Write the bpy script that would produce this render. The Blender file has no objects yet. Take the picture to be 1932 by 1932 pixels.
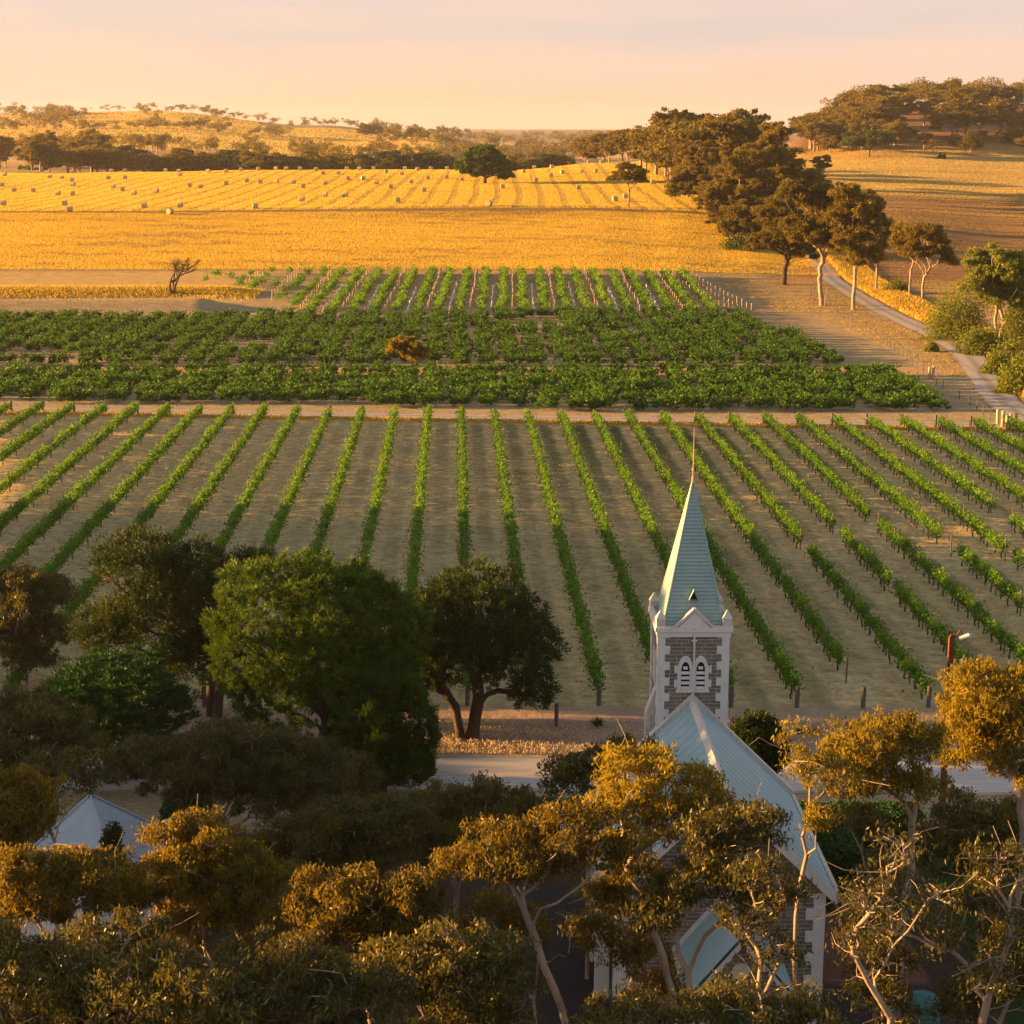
import bpy, math, random
import numpy as np
from mathutils import Vector
PI = math.pi
S = bpy.context.scene
C = S.collection

# ------------------------------------------------------------------ camera, world, sun, exposure
F = 3190.0            # focal length in 1932-px units of the photograph
PIT = math.radians(12.7)
CAMZ = 31.0
cd = bpy.data.cameras.new("Camera"); cam = bpy.data.objects.new("Camera", cd); C.objects.link(cam)
cam.location = (0, 0, CAMZ); cam.rotation_euler = (PI/2 - PIT, 0, 0)
cd.sensor_width = 36; cd.lens = 36*F/1932; cd.clip_start = 0.5; cd.clip_end = 60000
S.camera = cam

SUN_EL = math.radians(8.0); SUN_TH = math.radians(5.0)      # sun low on the left, a little beyond the scene
sdir = Vector((-math.cos(SUN_TH)*math.cos(SUN_EL), math.sin(SUN_TH)*math.cos(SUN_EL), math.sin(SUN_EL)))
sl = bpy.data.lights.new("Sun", 'SUN'); so = bpy.data.objects.new("Sun", sl); C.objects.link(so)
so.rotation_euler = sdir.to_track_quat('Z', 'Y').to_euler()
sl.energy = 5.0; sl.angle = math.radians(0.5); sl.color = (1.0, 0.52, 0.15)

W = bpy.data.worlds.new("World"); S.world = W; W.use_nodes = True
wt = W.node_tree; wt.nodes.clear()
def wn(t): return wt.nodes.new(t)
out = wn('ShaderNodeOutputWorld'); bg = wn('ShaderNodeBackground'); bg2 = wn('ShaderNodeBackground'); addw = wn('ShaderNodeAddShader')
sky = wn('ShaderNodeTexSky'); sky.sky_type = 'NISHITA'; sky.sun_disc = False
sky.sun_elevation = SUN_EL; sky.sun_rotation = math.atan2(sdir.x, sdir.y) % (2*PI); sky.air_density = 1.2; sky.dust_density = 2.0
sm = wn('ShaderNodeMix'); sm.data_type = 'RGBA'; sm.blend_type = 'MULTIPLY'; sm.inputs[0].default_value = 1; sm.inputs[7].default_value = (0.20, 0.20, 0.42, 1); wt.links.new(sky.outputs[0], sm.inputs[6]); wt.links.new(sm.outputs[2], bg.inputs[0]); bg.inputs[1].default_value = 0.05
tc = wn('ShaderNodeTexCoord'); sp = wn('ShaderNodeSeparateXYZ'); wt.links.new(tc.outputs['Generated'], sp.inputs[0])
rp = wn('ShaderNodeValToRGB'); el = rp.color_ramp.elements
el[0].position = 0.0; el[0].color = (0.322, 0.210, 0.146, 1)
el[1].position = 1.0; el[1].color = (0.130, 0.145, 0.140, 1)
for p, c in ((0.035, (0.308, 0.222, 0.170)), (0.075, (0.240, 0.206, 0.184)), (0.12, (0.205, 0.195, 0.175)), (0.20, (0.175, 0.184, 0.172)), (0.45, (0.145, 0.160, 0.155))):
    e = el.new(p); e.color = c + (1,)
mp = wn('ShaderNodeMapping'); mp.inputs['Scale'].default_value = (1.6, 1.6, 16); mp.inputs['Rotation'].default_value = (0.06, 0.0, 0)
wt.links.new(tc.outputs['Generated'], mp.inputs[0])
nz = wn('ShaderNodeTexNoise'); nz.inputs['Scale'].default_value = 1.7; nz.inputs['Detail'].default_value = 5; wt.links.new(mp.outputs[0], nz.inputs[0])
mr = wn('ShaderNodeMapRange'); mr.inputs[1].default_value = 0.3; mr.inputs[2].default_value = 0.7; mr.inputs[3].default_value = -0.034; mr.inputs[4].default_value = 0.040
wt.links.new(nz.outputs[0], mr.inputs[0])
ad = wn('ShaderNodeMath'); ad.operation = 'ADD'; wt.links.new(sp.outputs['Z'], ad.inputs[0]); wt.links.new(mr.outputs[0], ad.inputs[1])
wt.links.new(ad.outputs[0], rp.inputs[0])
# a little brighter and warmer toward the sun's side (left)
mx = wn('ShaderNodeMix'); mx.data_type = 'RGBA'; mx.blend_type = 'MULTIPLY'; mx.inputs[0].default_value = 1.0
r2 = wn('ShaderNodeMapRange'); r2.inputs[1].default_value = -0.45; r2.inputs[2].default_value = 0.35; r2.inputs[3].default_value = 0; r2.inputs[4].default_value = 1
wt.links.new(sp.outputs['X'], r2.inputs[0])
rc = wn('ShaderNodeValToRGB'); rc.color_ramp.elements[0].color = (1.06, 0.97, 0.86, 1); rc.color_ramp.elements[1].color = (0.97, 0.97, 1.03, 1)
wt.links.new(r2.outputs[0], rc.inputs[0]); wt.links.new(rp.outputs[0], mx.inputs[6]); wt.links.new(rc.outputs[0], mx.inputs[7])
wt.links.new(mx.outputs[2], bg2.inputs[0]); bg2.inputs[1].default_value = 0.52
wt.links.new(bg.outputs[0], addw.inputs[0]); wt.links.new(bg2.outputs[0], addw.inputs[1]); wt.links.new(addw.outputs[0], out.inputs[0])

S.view_settings.view_transform = 'Standard'; S.view_settings.look = 'None'; S.view_settings.gamma = 1.0
S.view_settings.use_curve_mapping = False; S.view_settings.exposure = 2.36
S.cycles.max_bounces = 6; S.cycles.diffuse_bounces = 3; S.cycles.transmission_bounces = 4; S.cycles.transparent_max_bounces = 6; S.cycles.volume_bounces = 0

# ------------------------------------------------------------------ photograph geometry helpers
cP, sP = math.cos(PIT), math.sin(PIT)
def ray(px, py):
    u = (px-966)/F; v = -(py-966)/F
    return (u, cP + v*sP, -sP + v*cP)
def g0(px, py, z=0.0):
    d = ray(px, py); t = (z-CAMZ)/d[2]; return (d[0]*t, d[1]*t)
def atY(px, py, Y):
    d = ray(px, py); t = Y/d[1]; return (d[0]*t, Y, CAMZ + d[2]*t)
def ang(py): return PIT + math.atan((py-966)/F)
def hy(d, py): return CAMZ - d*math.tan(ang(py))

# ------------------------------------------------------------------ terrain height
def H(h): return ('h', h)
COLS = [
 (-900, [(440,400),(700,322),(900,H(12)),(1400,262),(2300,215),(3200,H(30)),(6000,252),(9500,249)]),
 (0,    [(440,400),(580,362),(700,329),(800,318),(900,H(10)),(1100,290),(1400,262),(1800,238),(2300,214),(3200,H(25)),(6000,252),(9500,249)]),
 (300,  [(440,402),(580,352),(700,321),(850,H(6)),(1050,292),(1400,262),(1800,236),(2300,207),(3200,H(25)),(6000,250),(9500,249)]),
 (600,  [(440,402),(580,350),(700,318),(850,H(4)),(1100,300),(1500,272),(1900,246),(2150,236),(3200,H(15)),(6000,249),(9500,248)]),
 (790,  [(440,402),(580,349),(700,317),(850,H(4)),(1200,296),(1700,262),(2000,254),(3000,H(12)),(6000,247),(9500,247)]),
 (966,  [(440,402),(580,348),(700,317),(850,H(3)),(1500,H(6)),(3000,H(14)),(6000,246),(9500,247)]),
 (1120, [(440,H(10.7)),(580,346),(700,306),(850,H(6)),(1500,H(6)),(3000,H(16)),(6000,243),(9500,247)]),
 (1250, [(440,H(10.3)),(580,345),(700,303),(850,H(14)),(1500,H(8)),(3000,H(16)),(6000,246),(9500,247)]),
 (1400, [(440,H(9.4)),(600,H(13)),(800,H(15)),(1000,H(15)),(1500,H(10)),(3000,H(16)),(6000,248),(9500,247)]),
 (1520, [(440,H(8.0)),(600,H(10.5)),(720,H(13)),(800,H(18)),(900,H(24)),(1050,H(26)),(1500,H(12)),(3000,H(16)),(6000,248),(9500,247)]),
 (1640, [(440,H(6)),(600,H(7.5)),(720,H(13)),(800,H(19)),(950,H(36)),(1080,H(45)),(1250,H(40)),(1700,H(18)),(3000,H(16)),(6000,248),(9500,247)]),
 (1932, [(440,H(3.0)),(600,H(6)),(720,H(12)),(800,H(18)),(950,H(37)),(1080,H(47)),(1250,H(46)),(1700,H(22)),(3000,H(16)),(6000,248),(9500,247)]),
 (2900, [(440,H(1.0)),(600,H(6)),(720,H(13)),(800,H(20)),(950,H(42)),(1080,H(55)),(1250,H(50)),(1700,H(22)),(3000,H(16)),(6000,248),(9500,247)]),
]
def colprof(cx, pts):
    ds = [-200., 285., 352.]; right = min(1, max(0, (cx-1150)/700)); hs = [0., 0., 2.4*(1-right)+0.3*right]
    for d, v in pts:
        ds.append(float(d)); hs.append(v[1] if isinstance(v, tuple) else hy(d, v))
    return ds, hs
YS = np.concatenate([np.arange(-150, 285, 6.0), np.arange(285, 365, 1.0), np.arange(365, 800, 3.0), np.arange(800, 2600, 12.0), np.arange(2600, 9600, 90.0), np.array([12000, 20000.])])
TCOL = np.array([(c[0]-966)/F*0.985 for c in COLS])
PROF = []
for c in COLS:
    ds, hs = colprof(c[0], c[1])
    a = np.interp(YS, ds, hs)
    # light smoothing on the non uniform grid
    b = a.copy()
    for _ in range(2):
        for w in (6.0, 12.0):
            yy = np.clip(YS, 285, None)
            sc_ = np.maximum((YS-285)/40.0, 0.01)*1.0
            lo = np.interp(YS-sc_, YS, b); hi = np.interp(YS+sc_, YS, b)
            b = (lo + hi + 2*b)/4
    b[YS <= 285] = 0
    PROF.append(b)
PROF = np.array(PROF)
def vnoise(x, y, s):
    r = np.zeros_like(x)
    rng = np.random.RandomState(s)
    for k in range(7):
        a = rng.uniform(0, 2*PI); f = rng.uniform(0.6, 1.8); p = rng.uniform(0, 6.28)
        r += np.sin((x*math.cos(a)+y*math.sin(a))*f + p)
    return r/7*1.6
def terr(X, Y):
    X = np.asarray(X, float); Y = np.asarray(Y, float)
    t = X/np.maximum(Y, 60.0)
    h = np.zeros(np.broadcast(X, Y).shape)
    ti = np.clip(np.searchsorted(TCOL, t) - 1, 0, len(TCOL)-2)
    w = np.clip((t - TCOL[ti])/(TCOL[ti+1]-TCOL[ti]), 0, 1); w = w*w*(3-2*w)
    yi = np.clip(np.searchsorted(YS, Y) - 1, 0, len(YS)-2)
    f = np.clip((Y - YS[yi])/(YS[yi+1]-YS[yi]), 0, 1)
    h0 = PROF[ti, yi]*(1-f) + PROF[ti, yi+1]*f
    h1 = PROF[ti+1, yi]*(1-f) + PROF[ti+1, yi+1]*f
    h = h0*(1-w) + h1*w
    far = np.clip((Y-330)/300, 0, 1)
    h = h + far*0.35*vnoise(X/14., Y/14., 3) + far*np.clip((Y-600)/800, 0, 1)*3.0*vnoise(X/90., Y/90., 5) + np.clip((Y-2600)/3000, 0, 1)*9*vnoise(X/500., Y/700., 9)
    # dam bank on the left beyond the bush vines
    g = np.clip((-46.5 - X)/9.0, 0, 1); g = g*g*(3-2*g)
    g2 = np.clip((-56 - X)/7.0, 0, 1); g2 = g2*g2*(3-2*g2)
    h = h + g*2.0*np.exp(-((Y-300-0.05*X)/5.5)**2) - g2*1.6*np.exp(-((Y-309)/4.0)**2) + g*1.0*np.exp(-((Y-319)/4.5)**2)
    # gentle swell in the harvested field that shades its near side
    h = h + 1.3*np.exp(-((Y-452)/12.0)**2)*np.exp(-((X+10)/55.0)**2)
    return h
def terr1(x, y): return float(terr(np.array([x]), np.array([y]))[0])
def hit(px, py, y0=60.0, y1=2500.0):
    d = ray(px, py); Y = y0
    ys = np.concatenate([np.arange(y0, 900, 1.0), np.arange(900, y1, 4.0)])
    t = ys/d[1]; z = CAMZ + d[2]*t; hh = terr(d[0]*t, ys)
    k = np.argmax(z < hh)
    if not (z < hh).any(): k = len(ys)-1
    return (d[0]*t[k], ys[k], float(hh[k]))

# ------------------------------------------------------------------ material helper
class NT:
    def __init__(s, name):
        s.m = bpy.data.materials.new(name); s.m.use_nodes = True; s.t = s.m.node_tree; s.t.nodes.clear()
        s.out = s.t.nodes.new('ShaderNodeOutputMaterial')
    def n(s, ty, **kw):
        x = s.t.nodes.new(ty)
        for k, v in kw.items(): setattr(x, k, v)
        return x
    def l(s, a, b): s.t.links.new(a, b)
    def put(s, inp, v):
        if hasattr(v, 'is_linked') or isinstance(v, bpy.types.NodeSocket): s.l(v, inp)
        elif isinstance(v, (tuple, list)) and len(v) == 3 and inp.type == 'RGBA': inp.default_value = tuple(v)+(1,)
        else: inp.default_value = v
    def math(s, op, a, b=0.0, c=None, clamp=False):
        x = s.n('ShaderNodeMath', operation=op); x.use_clamp = clamp; s.put(x.inputs[0], a); s.put(x.inputs[1], b)
        if c is not None: s.put(x.inputs[2], c)
        return x.outputs[0]
    def mix(s, f, a, b, mode='MIX'):
        x = s.n('ShaderNodeMix', data_type='RGBA', blend_type=mode); s.put(x.inputs[0], f); s.put(x.inputs[6], a); s.put(x.inputs[7], b); return x.outputs[2]
    def noise(s, vec, scale, detail=4, rough=0.6, dist=0.0):
        x = s.n('ShaderNodeTexNoise'); s.l(vec, x.inputs[0]); x.inputs['Scale'].default_value = scale; x.inputs['Detail'].default_value = detail
        x.inputs['Roughness'].default_value = rough; x.inputs['Distortion'].default_value = dist; return x.outputs[0]
    def step(s, v, e, w):          # smooth 0..1 across e with half width w
        x = s.n('ShaderNodeMapRange', interpolation_type='SMOOTHSTEP'); s.put(x.inputs[0], v); x.inputs[1].default_value = e-w; x.inputs[2].default_value = e+w; return x.outputs[0]
    def rng(s, v, a, b, c=0.0, d=1.0):
        x = s.n('ShaderNodeMapRange'); s.put(x.inputs[0], v); x.inputs[1].default_value = a; x.inputs[2].default_value = b; x.inputs[3].default_value = c; x.inputs[4].default_value = d; return x.outputs[0]
    def pos(s):
        g = s.n('ShaderNodeNewGeometry'); q = s.n('ShaderNodeSeparateXYZ'); s.l(g.outputs['Position'], q.inputs[0]); return g.outputs['Position'], q.outputs[0], q.outputs[1], q.outputs[2]
    def mapv(s, vec, sc, rot=(0,0,0)):
        x = s.n('ShaderNodeMapping'); s.l(vec, x.inputs[0]); x.inputs['Scale'].default_value = sc; x.inputs['Rotation'].default_value = rot; return x.outputs[0]
    def finish(s, col, rough=0.9, bump=None, bstr=0.5, bdist=0.1, spec=0.2, metal=0.0):
        b = s.n('ShaderNodeBsdfPrincipled'); s.put(b.inputs['Base Color'], col); s.put(b.inputs['Roughness'], rough); s.put(b.inputs['Metallic'], metal)
        b.inputs['Specular IOR Level'].default_value = spec
        if bump is not None:
            q = s.n('ShaderNodeBump'); s.put(q.inputs['Strength'], bstr); s.put(q.inputs['Distance'], bdist); s.l(bump, q.inputs['Height']); s.l(q.outputs[0], b.inputs['Normal'])
        s.l(b.outputs[0], s.out.inputs[0]); return s.m

ROWK = 0.0333      # vine rows drift this much to the left per metre of depth
def mat_ground():
    s = NT('ground'); P, X, Y, Z = s.pos()
    n1 = s.noise(P, 0.35, 5, 0.6); n2 = s.noise(P, 2.2, 5, 0.7); n3 = s.noise(P, 0.05, 4, 0.6)
    nst = s.noise(s.mapv(P, (1.2, 5.0, 1)), 1.5, 5, 0.7, 0.6)
    ys = s.math('ADD', Y, s.rng(n1, 0, 1, -1.2, 1.2))
    # ---- churchyard earth
    c = s.mix(n2, (0.035, 0.026, 0.018), (0.085, 0.058, 0.038))
    lawn = s.mix(n2, (0.012, 0.035, 0.006), (0.022, 0.065, 0.010))
    ml = s.math('MULTIPLY', s.step(X, 17.6, 0.5), s.step(s.math('SUBTRACT', 0.0, Y), -71.0, 0.4))
    c = s.mix(ml, c, lawn)
    red = s.mix(n2, (0.12, 0.055, 0.04), (0.20, 0.10, 0.07))
    asp = s.mix(n2, (0.035, 0.033, 0.033), (0.06, 0.055, 0.052))
    ma = s.math('MULTIPLY', s.step(s.math('SUBTRACT', 0.0, s.math('ABSOLUTE', s.math('SUBTRACT', X, 7.2))), -8.4, 0.15), s.step(s.math('SUBTRACT', 0.0, Y), -66.0, 0.3))
    c = s.mix(ma, c, asp)
    c = s.mix(s.math('MULTIPLY', s.math('MULTIPLY', ma, s.step(X, 9.0, 0.5)), s.step(Y, 57.5, 0.3)), c, red)
    c = s.mix(s.math('MULTIPLY', ma, s.math('SUBTRACT', 1.0, s.step(Y, 57.5, 0.3))), c, asp)
    # ---- verge beside the gravel road and reddish headland
    dry = s.mix(s.rng(nst, 0.3, 0.7), (0.20, 0.14, 0.085), (0.46, 0.35, 0.22))
    c = s.mix(s.step(Y, 71.5, 0.5), c, dry)
    c = s.mix(s.math('MULTIPLY', s.step(ys, 82.5, 1.0), s.rng(n1, 0.35, 0.6)), c, s.mix(n2, (0.22, 0.135, 0.10), (0.36, 0.235, 0.18)))
    # ---- near vineyard floor: straw and green bands between rows
    sx = s.math('ADD', X, s.math('MULTIPLY', Y, ROWK))
    sx = s.math('ADD', sx, s.rng(n1, 0, 1, -0.5, 0.5))
    fr = s.math('FRACT', s.math('DIVIDE', s.math('SUBTRACT', sx, 0.40 - 3.63*40), 3.63))      # 0 at a row
    nv = s.noise(s.mapv(P, (1.0, 1.35, 1), (0, 0, 0.7)), 1.0, 7, 0.78, 0.5)
    straw = s.mix(s.rng(nv, 0.34, 0.64), (0.25, 0.19, 0.090), (0.64, 0.49, 0.235))
    rut = s.rng(s.math('ABSOLUTE', s.math('SUBTRACT', s.math('ABSOLUTE', s.math('SUBTRACT', fr, 0.5)), 0.20)), 0.0, 0.05, 1.0, 0.0)
    straw = s.mix(s.math('MULTIPLY', rut, 0.35), straw, (0.58, 0.47, 0.29))
    green = s.mix(n2, (0.07, 0.08, 0.03), (0.20, 0.17, 0.09))
    band = s.math('MULTIPLY', s.step(fr, 0.30, 0.14), s.math('SUBTRACT', 1.0, s.step(fr, 0.68, 0.12)))
    gf = s.math('MULTIPLY', band, s.rng(s.noise(P, 0.16, 5, 0.65), 0.40, 0.65, 0.10, 0.70), clamp=True)
    # greener toward the far right of the block
    gf2 = s.math('MULTIPLY', band, s.math('MULTIPLY', s.step(Y, 160, 22), s.step(s.math('ABSOLUTE', s.math('SUBTRACT', X, 18)), -20, 40)))
    gr2 = s.math('MULTIPLY', s.math('MULTIPLY', band, s.step(Y, 150, 25)), s.step(X, -2, 14))
    vine = s.mix(s.math('MULTIPLY', gf, s.rng(X, -25, 12, 0.55, 1.15), clamp=True), straw, s.mix(s.rng(nv, 0.4, 0.6), green, (0.16, 0.15, 0.07)))
    vine = s.mix(s.math('MULTIPLY', gr2, 0.8), vine, s.mix(n2, (0.018, 0.035, 0.010), (0.05, 0.07, 0.022)))
    weed = s.rng(s.noise(P, 1.3, 7, 0.8), 0.56, 0.68)
    vine = s.mix(s.math('MULTIPLY', weed, 0.6), vine, (0.10, 0.095, 0.05))
    c = s.mix(s.step(ys, 88.5, 1.2), c, vine)
    # ---- strip of dry grass at the farm track, then bush-vine soil
    edge = s.math('ADD', Y, s.math('MULTIPLY', X, 0.10))
    c = s.mix(s.step(edge, 181.0, 1.2), c, s.mix(n2, (0.22, 0.14, 0.05), (0.50, 0.33, 0.12)))
    soil = s.mix(s.rng(s.noise(s.mapv(P, (0.35, 3.2, 1)), 1.0, 5, 0.7), 0.3, 0.7), (0.19, 0.145, 0.085), (0.45, 0.345, 0.185))
    c = s.mix(s.step(edge, 186.5, 0.8), c, soil)
    lane = s.math('MULTIPLY', s.step(ys, 219.5, 1.5), s.math('SUBTRACT', 1.0, s.step(ys, 228, 1.8)))
    c = s.mix(s.math('MULTIPLY', lane, 0.6), c, (0.42, 0.26, 0.12))
    # right-hand paddock beside the fence
    padx = s.step(s.math('SUBTRACT', X, s.math('MULTIPLY', s.math('SUBTRACT', 345.0, Y), 0.07)), 45.5, 2.0)
    pad = s.mix(s.rng(n1, 0.3, 0.7), (0.20, 0.15, 0.075), (0.40, 0.28, 0.13))
    vg = s.math('MULTIPLY', padx, s.step(Y, 150.0, 30))
    c = s.mix(s.math('MULTIPLY', vg, s.step(s.math('SUBTRACT', X, s.math('MULTIPLY', s.math('SUBTRACT', 345.0, Y), 0.07)), 52.5, 1.0)), c, pad)
    # ---- golden stubble
    gold = s.mix(s.rng(s.noise(s.mapv(P, (0.25, 0.9, 1)), 1.2, 6, 0.75), 0.3, 0.72), (0.26, 0.15, 0.045), (0.50, 0.35, 0.07))
    tuft = s.rng(s.noise(s.mapv(P, (0.12, 0.55, 1)), 1.6, 7, 0.8, 0.4), 0.50, 0.62)
    gold = s.mix(s.math('MULTIPLY', tuft, 0.55), gold, (0.20, 0.10, 0.05))
    ge = s.math('ADD', Y, s.math('MULTIPLY', n1, 2.0))
    c = s.mix(s.step(ge, 355.5, 0.8), c, gold)
    grl = s.math('MULTIPLY', s.step(Y, 296, 3), s.step(s.math('SUBTRACT', 0.0, X), 49, 3))
    c = s.mix(s.math('MULTIPLY', grl, s.math('SUBTRACT', 1.0, s.step(Y, 353, 2))), c, s.mix(n1, (0.30, 0.21, 0.09), (0.60, 0.42, 0.15)))
    # bale field with windrow stripes
    hw = s.math('SINE', s.math('MULTIPLY', s.math('ADD', X, s.rng(n1, 0, 1, -0.8, 0.8)), 2*PI/6.6))
    stripe = s.rng(hw, -0.2, 0.9)
    bale = s.mix(n1, (0.36, 0.24, 0.045), (0.50, 0.36, 0.07))
    bale = s.mix(s.math('MULTIPLY', stripe, 0.5), bale, (0.27, 0.20, 0.06))
    bale = s.mix(s.rng(n3, 0.5, 0.65, 0, 0.4), bale, (0.38, 0.34, 0.09))
    bf = s.math('MULTIPLY', s.step(ge, 446, 1.0), s.math('SUBTRACT', 1.0, s.step(s.math('DIVIDE', X, Y), 0.115, 0.008)))
    c = s.mix(bf, c, bale)
    ev = s.math('MULTIPLY', s.step(Y, 438, 2.5), s.math('SUBTRACT', 1.0, s.step(Y, 446, 1.0)))
    c = s.mix(s.math('MULTIPLY', ev, s.rng(n1, 0.3, 0.6, 0.2, 0.8)), c, (0.17, 0.10, 0.045))
    # right plain and hill
    rp_ = s.math('MULTIPLY', s.step(s.math('DIVIDE', X, Y), 0.165, 0.01), s.step(Y, 345, 6))
    brown = s.mix(s.rng(s.noise(s.mapv(P, (0.03, 0.35, 1)), 1.0, 5, 0.7), 0.35, 0.65), (0.17, 0.085, 0.035), (0.42, 0.25, 0.10))
    pale = s.mix(s.rng(s.noise(s.mapv(P, (0.02, 0.13, 1)), 1.0, 4, 0.6), 0.4, 0.6), (0.36, 0.27, 0.13), (0.58, 0.44, 0.18))
    rr = s.mix(s.step(ys, 612, 6), brown, pale)
    c = s.mix(rp_, c, rr)
    # far country
    fn = s.rng(s.noise(P, 0.006, 5, 0.6), 0.4, 0.62)
    far = s.mix(fn, (0.60, 0.38, 0.16), (0.26, 0.20, 0.11))
    c = s.mix(s.step(Y, 800, 60), c, s.mix(s.rng(n3, 0.45, 0.65, 0, 0.5), far, (0.14, 0.11, 0.06)))
    bushy = s.math('MULTIPLY', s.step(Y, 2800, 500), 0.85)
    c = s.mix(bushy, c, s.mix(s.rng(s.noise(P, 0.008, 6, 0.7), 0.4, 0.6), (0.045, 0.05, 0.03), (0.16, 0.12, 0.06)))
    hillb = s.math('MULTIPLY', s.step(s.math('DIVIDE', X, Y), 0.155, 0.01), s.step(Y, 840, 40))
    c = s.mix(hillb, c, s.mix(n1, (0.16, 0.085, 0.04), (0.30, 0.18, 0.08)))
    # relief: stubble, clods, grass
    fine = s.noise(P, 3.0, 6, 0.8); mid = s.noise(P, 0.6, 6, 0.75)
    bp = s.math('ADD', s.math('MULTIPLY', fine, 0.35), s.math('MULTIPLY', mid, 1.1))
    big = s.rng(Y, 250, 420, 0.35, 1.6)
    b = s.finish(c, 0.95, bump=bp, bstr=0.8, bdist=big, spec=0.05)
    return b

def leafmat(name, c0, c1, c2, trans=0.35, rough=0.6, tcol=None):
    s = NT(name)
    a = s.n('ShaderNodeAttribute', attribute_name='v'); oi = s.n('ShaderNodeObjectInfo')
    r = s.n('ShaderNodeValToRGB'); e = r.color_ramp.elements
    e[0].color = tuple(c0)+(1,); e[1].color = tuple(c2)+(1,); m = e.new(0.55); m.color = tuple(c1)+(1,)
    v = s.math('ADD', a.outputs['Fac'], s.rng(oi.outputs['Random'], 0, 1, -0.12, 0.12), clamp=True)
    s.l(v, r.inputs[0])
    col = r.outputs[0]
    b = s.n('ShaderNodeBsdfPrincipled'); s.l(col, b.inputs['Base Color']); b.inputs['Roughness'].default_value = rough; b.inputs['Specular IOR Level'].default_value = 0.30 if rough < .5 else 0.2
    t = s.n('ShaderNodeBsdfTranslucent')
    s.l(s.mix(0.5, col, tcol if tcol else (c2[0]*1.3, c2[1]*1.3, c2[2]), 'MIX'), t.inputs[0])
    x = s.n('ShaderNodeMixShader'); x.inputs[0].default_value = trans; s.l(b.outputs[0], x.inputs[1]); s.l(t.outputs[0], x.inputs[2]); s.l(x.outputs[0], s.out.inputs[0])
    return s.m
def simplemat(name, a, b, scale=3.0, rough=0.8, bump=0.3, bdist=0.02, spec=0.2, stretch=(1,1,1), metal=0.0):
    s = NT(name); tc = s.n('ShaderNodeTexCoord'); v = s.mapv(tc.outputs['Object'], stretch)
    n = s.noise(v, scale, 6, 0.65); n2 = s.noise(v, scale*6, 4, 0.6)
    return s.finish(s.mix(s.rng(n, 0.3, 0.7), a, b), rough, bump=s.math('ADD', n, n2), bstr=bump, bdist=bdist, spec=spec, metal=metal)

M = {}
M['ground'] = mat_ground()
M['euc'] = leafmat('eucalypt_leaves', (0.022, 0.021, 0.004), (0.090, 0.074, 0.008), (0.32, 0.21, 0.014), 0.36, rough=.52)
M['euc_shade'] = leafmat('eucalypt_leaves_shaded', (0.020, 0.021, 0.005), (0.074, 0.071, 0.012), (0.24, 0.185, 0.022), 0.28, rough=.46)  # shaded copy of the gum leaf, shade put into its colour
M['euc_lit'] = leafmat('eucalypt_leaves_sunlit', (0.04, 0.036, 0.005), (0.21, 0.165, 0.010), (0.46, 0.32, 0.016), 0.40)  # sunlit copy of the gum leaf, low sun's gold put into its colour
M['far'] = leafmat('distant_leaves', (0.022, 0.021, 0.004), (0.100, 0.082, 0.009), (0.36, 0.25, 0.018), 0.34)
M['pine'] = leafmat('pine_needles', (0.009, 0.024, 0.003), (0.040, 0.092, 0.006), (0.19, 0.26, 0.013), 0.14)
M['dark'] = leafmat('dark_foliage', (0.009, 0.020, 0.004), (0.030, 0.058, 0.007), (0.10, 0.12, 0.014), 0.18)
M['cedar'] = leafmat('cedar_needles', (0.005, 0.022, 0.004), (0.014, 0.062, 0.008), (0.035, 0.115, 0.012), 0.12)
M['vine'] = leafmat('vine_leaves', (0.020, 0.070, 0.003), (0.068, 0.175, 0.007), (0.20, 0.33, 0.014), 0.42, tcol=(0.20, 0.34, 0.02))
M['bushvine'] = leafmat('bush_vine_leaves', (0.009, 0.036, 0.002), (0.030, 0.100, 0.004), (0.095, 0.20, 0.010), 0.36, tcol=(0.12, 0.22, 0.015))
M['bush'] = leafmat('shrub_leaves', (0.04, 0.055, 0.008), (0.13, 0.16, 0.016), (0.27, 0.28, 0.028), 0.38)
M['hedge'] = leafmat('hedge_leaves', (0.012, 0.035, 0.004), (0.028, 0.085, 0.008), (0.05, 0.13, 0.014), 0.2)
M['grass'] = leafmat('dry_grass', (0.24, 0.12, 0.03), (0.48, 0.33, 0.040), (0.72, 0.51, 0.062), 0.42)
M['paddock'] = leafmat('dull_pasture_grass', (0.20, 0.11, 0.04), (0.36, 0.24, 0.06), (0.50, 0.38, 0.10), 0.4)
M['strawgrass'] = leafmat('straw_litter', (0.26, 0.19, 0.11), (0.48, 0.37, 0.22), (0.66, 0.53, 0.34), 0.3)
M['bark'] = simplemat('pale_gum_bark', (0.17, 0.12, 0.085), (0.42, 0.33, 0.25), 1.6, 0.85, 0.5, 0.03, stretch=(1,1,0.3))
M['barkd'] = simplemat('dark_bark', (0.035, 0.024, 0.017), (0.085, 0.060, 0.042), 3, 0.9, 0.8, 0.04, stretch=(1,1,0.3))
M['wood'] = simplemat('weathered_wood', (0.34, 0.24, 0.14), (0.56, 0.42, 0.25), 6, 0.85, 0.4, 0.01, stretch=(1,1,0.2))
M['woodg'] = simplemat('grey_wood', (0.07, 0.065, 0.06), (0.16, 0.14, 0.12), 6, 0.85, 0.4, 0.01, stretch=(1,1,0.2))
M['whiteplastic'] = simplemat('white_guard', (0.65, 0.65, 0.62), (0.8, 0.8, 0.78), 6, 0.6, 0.1)
M['wire'] = simplemat('wire', (0.12, 0.11, 0.10), (0.2, 0.18, 0.16), 6, 0.5, 0.0, metal=0.6)
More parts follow.
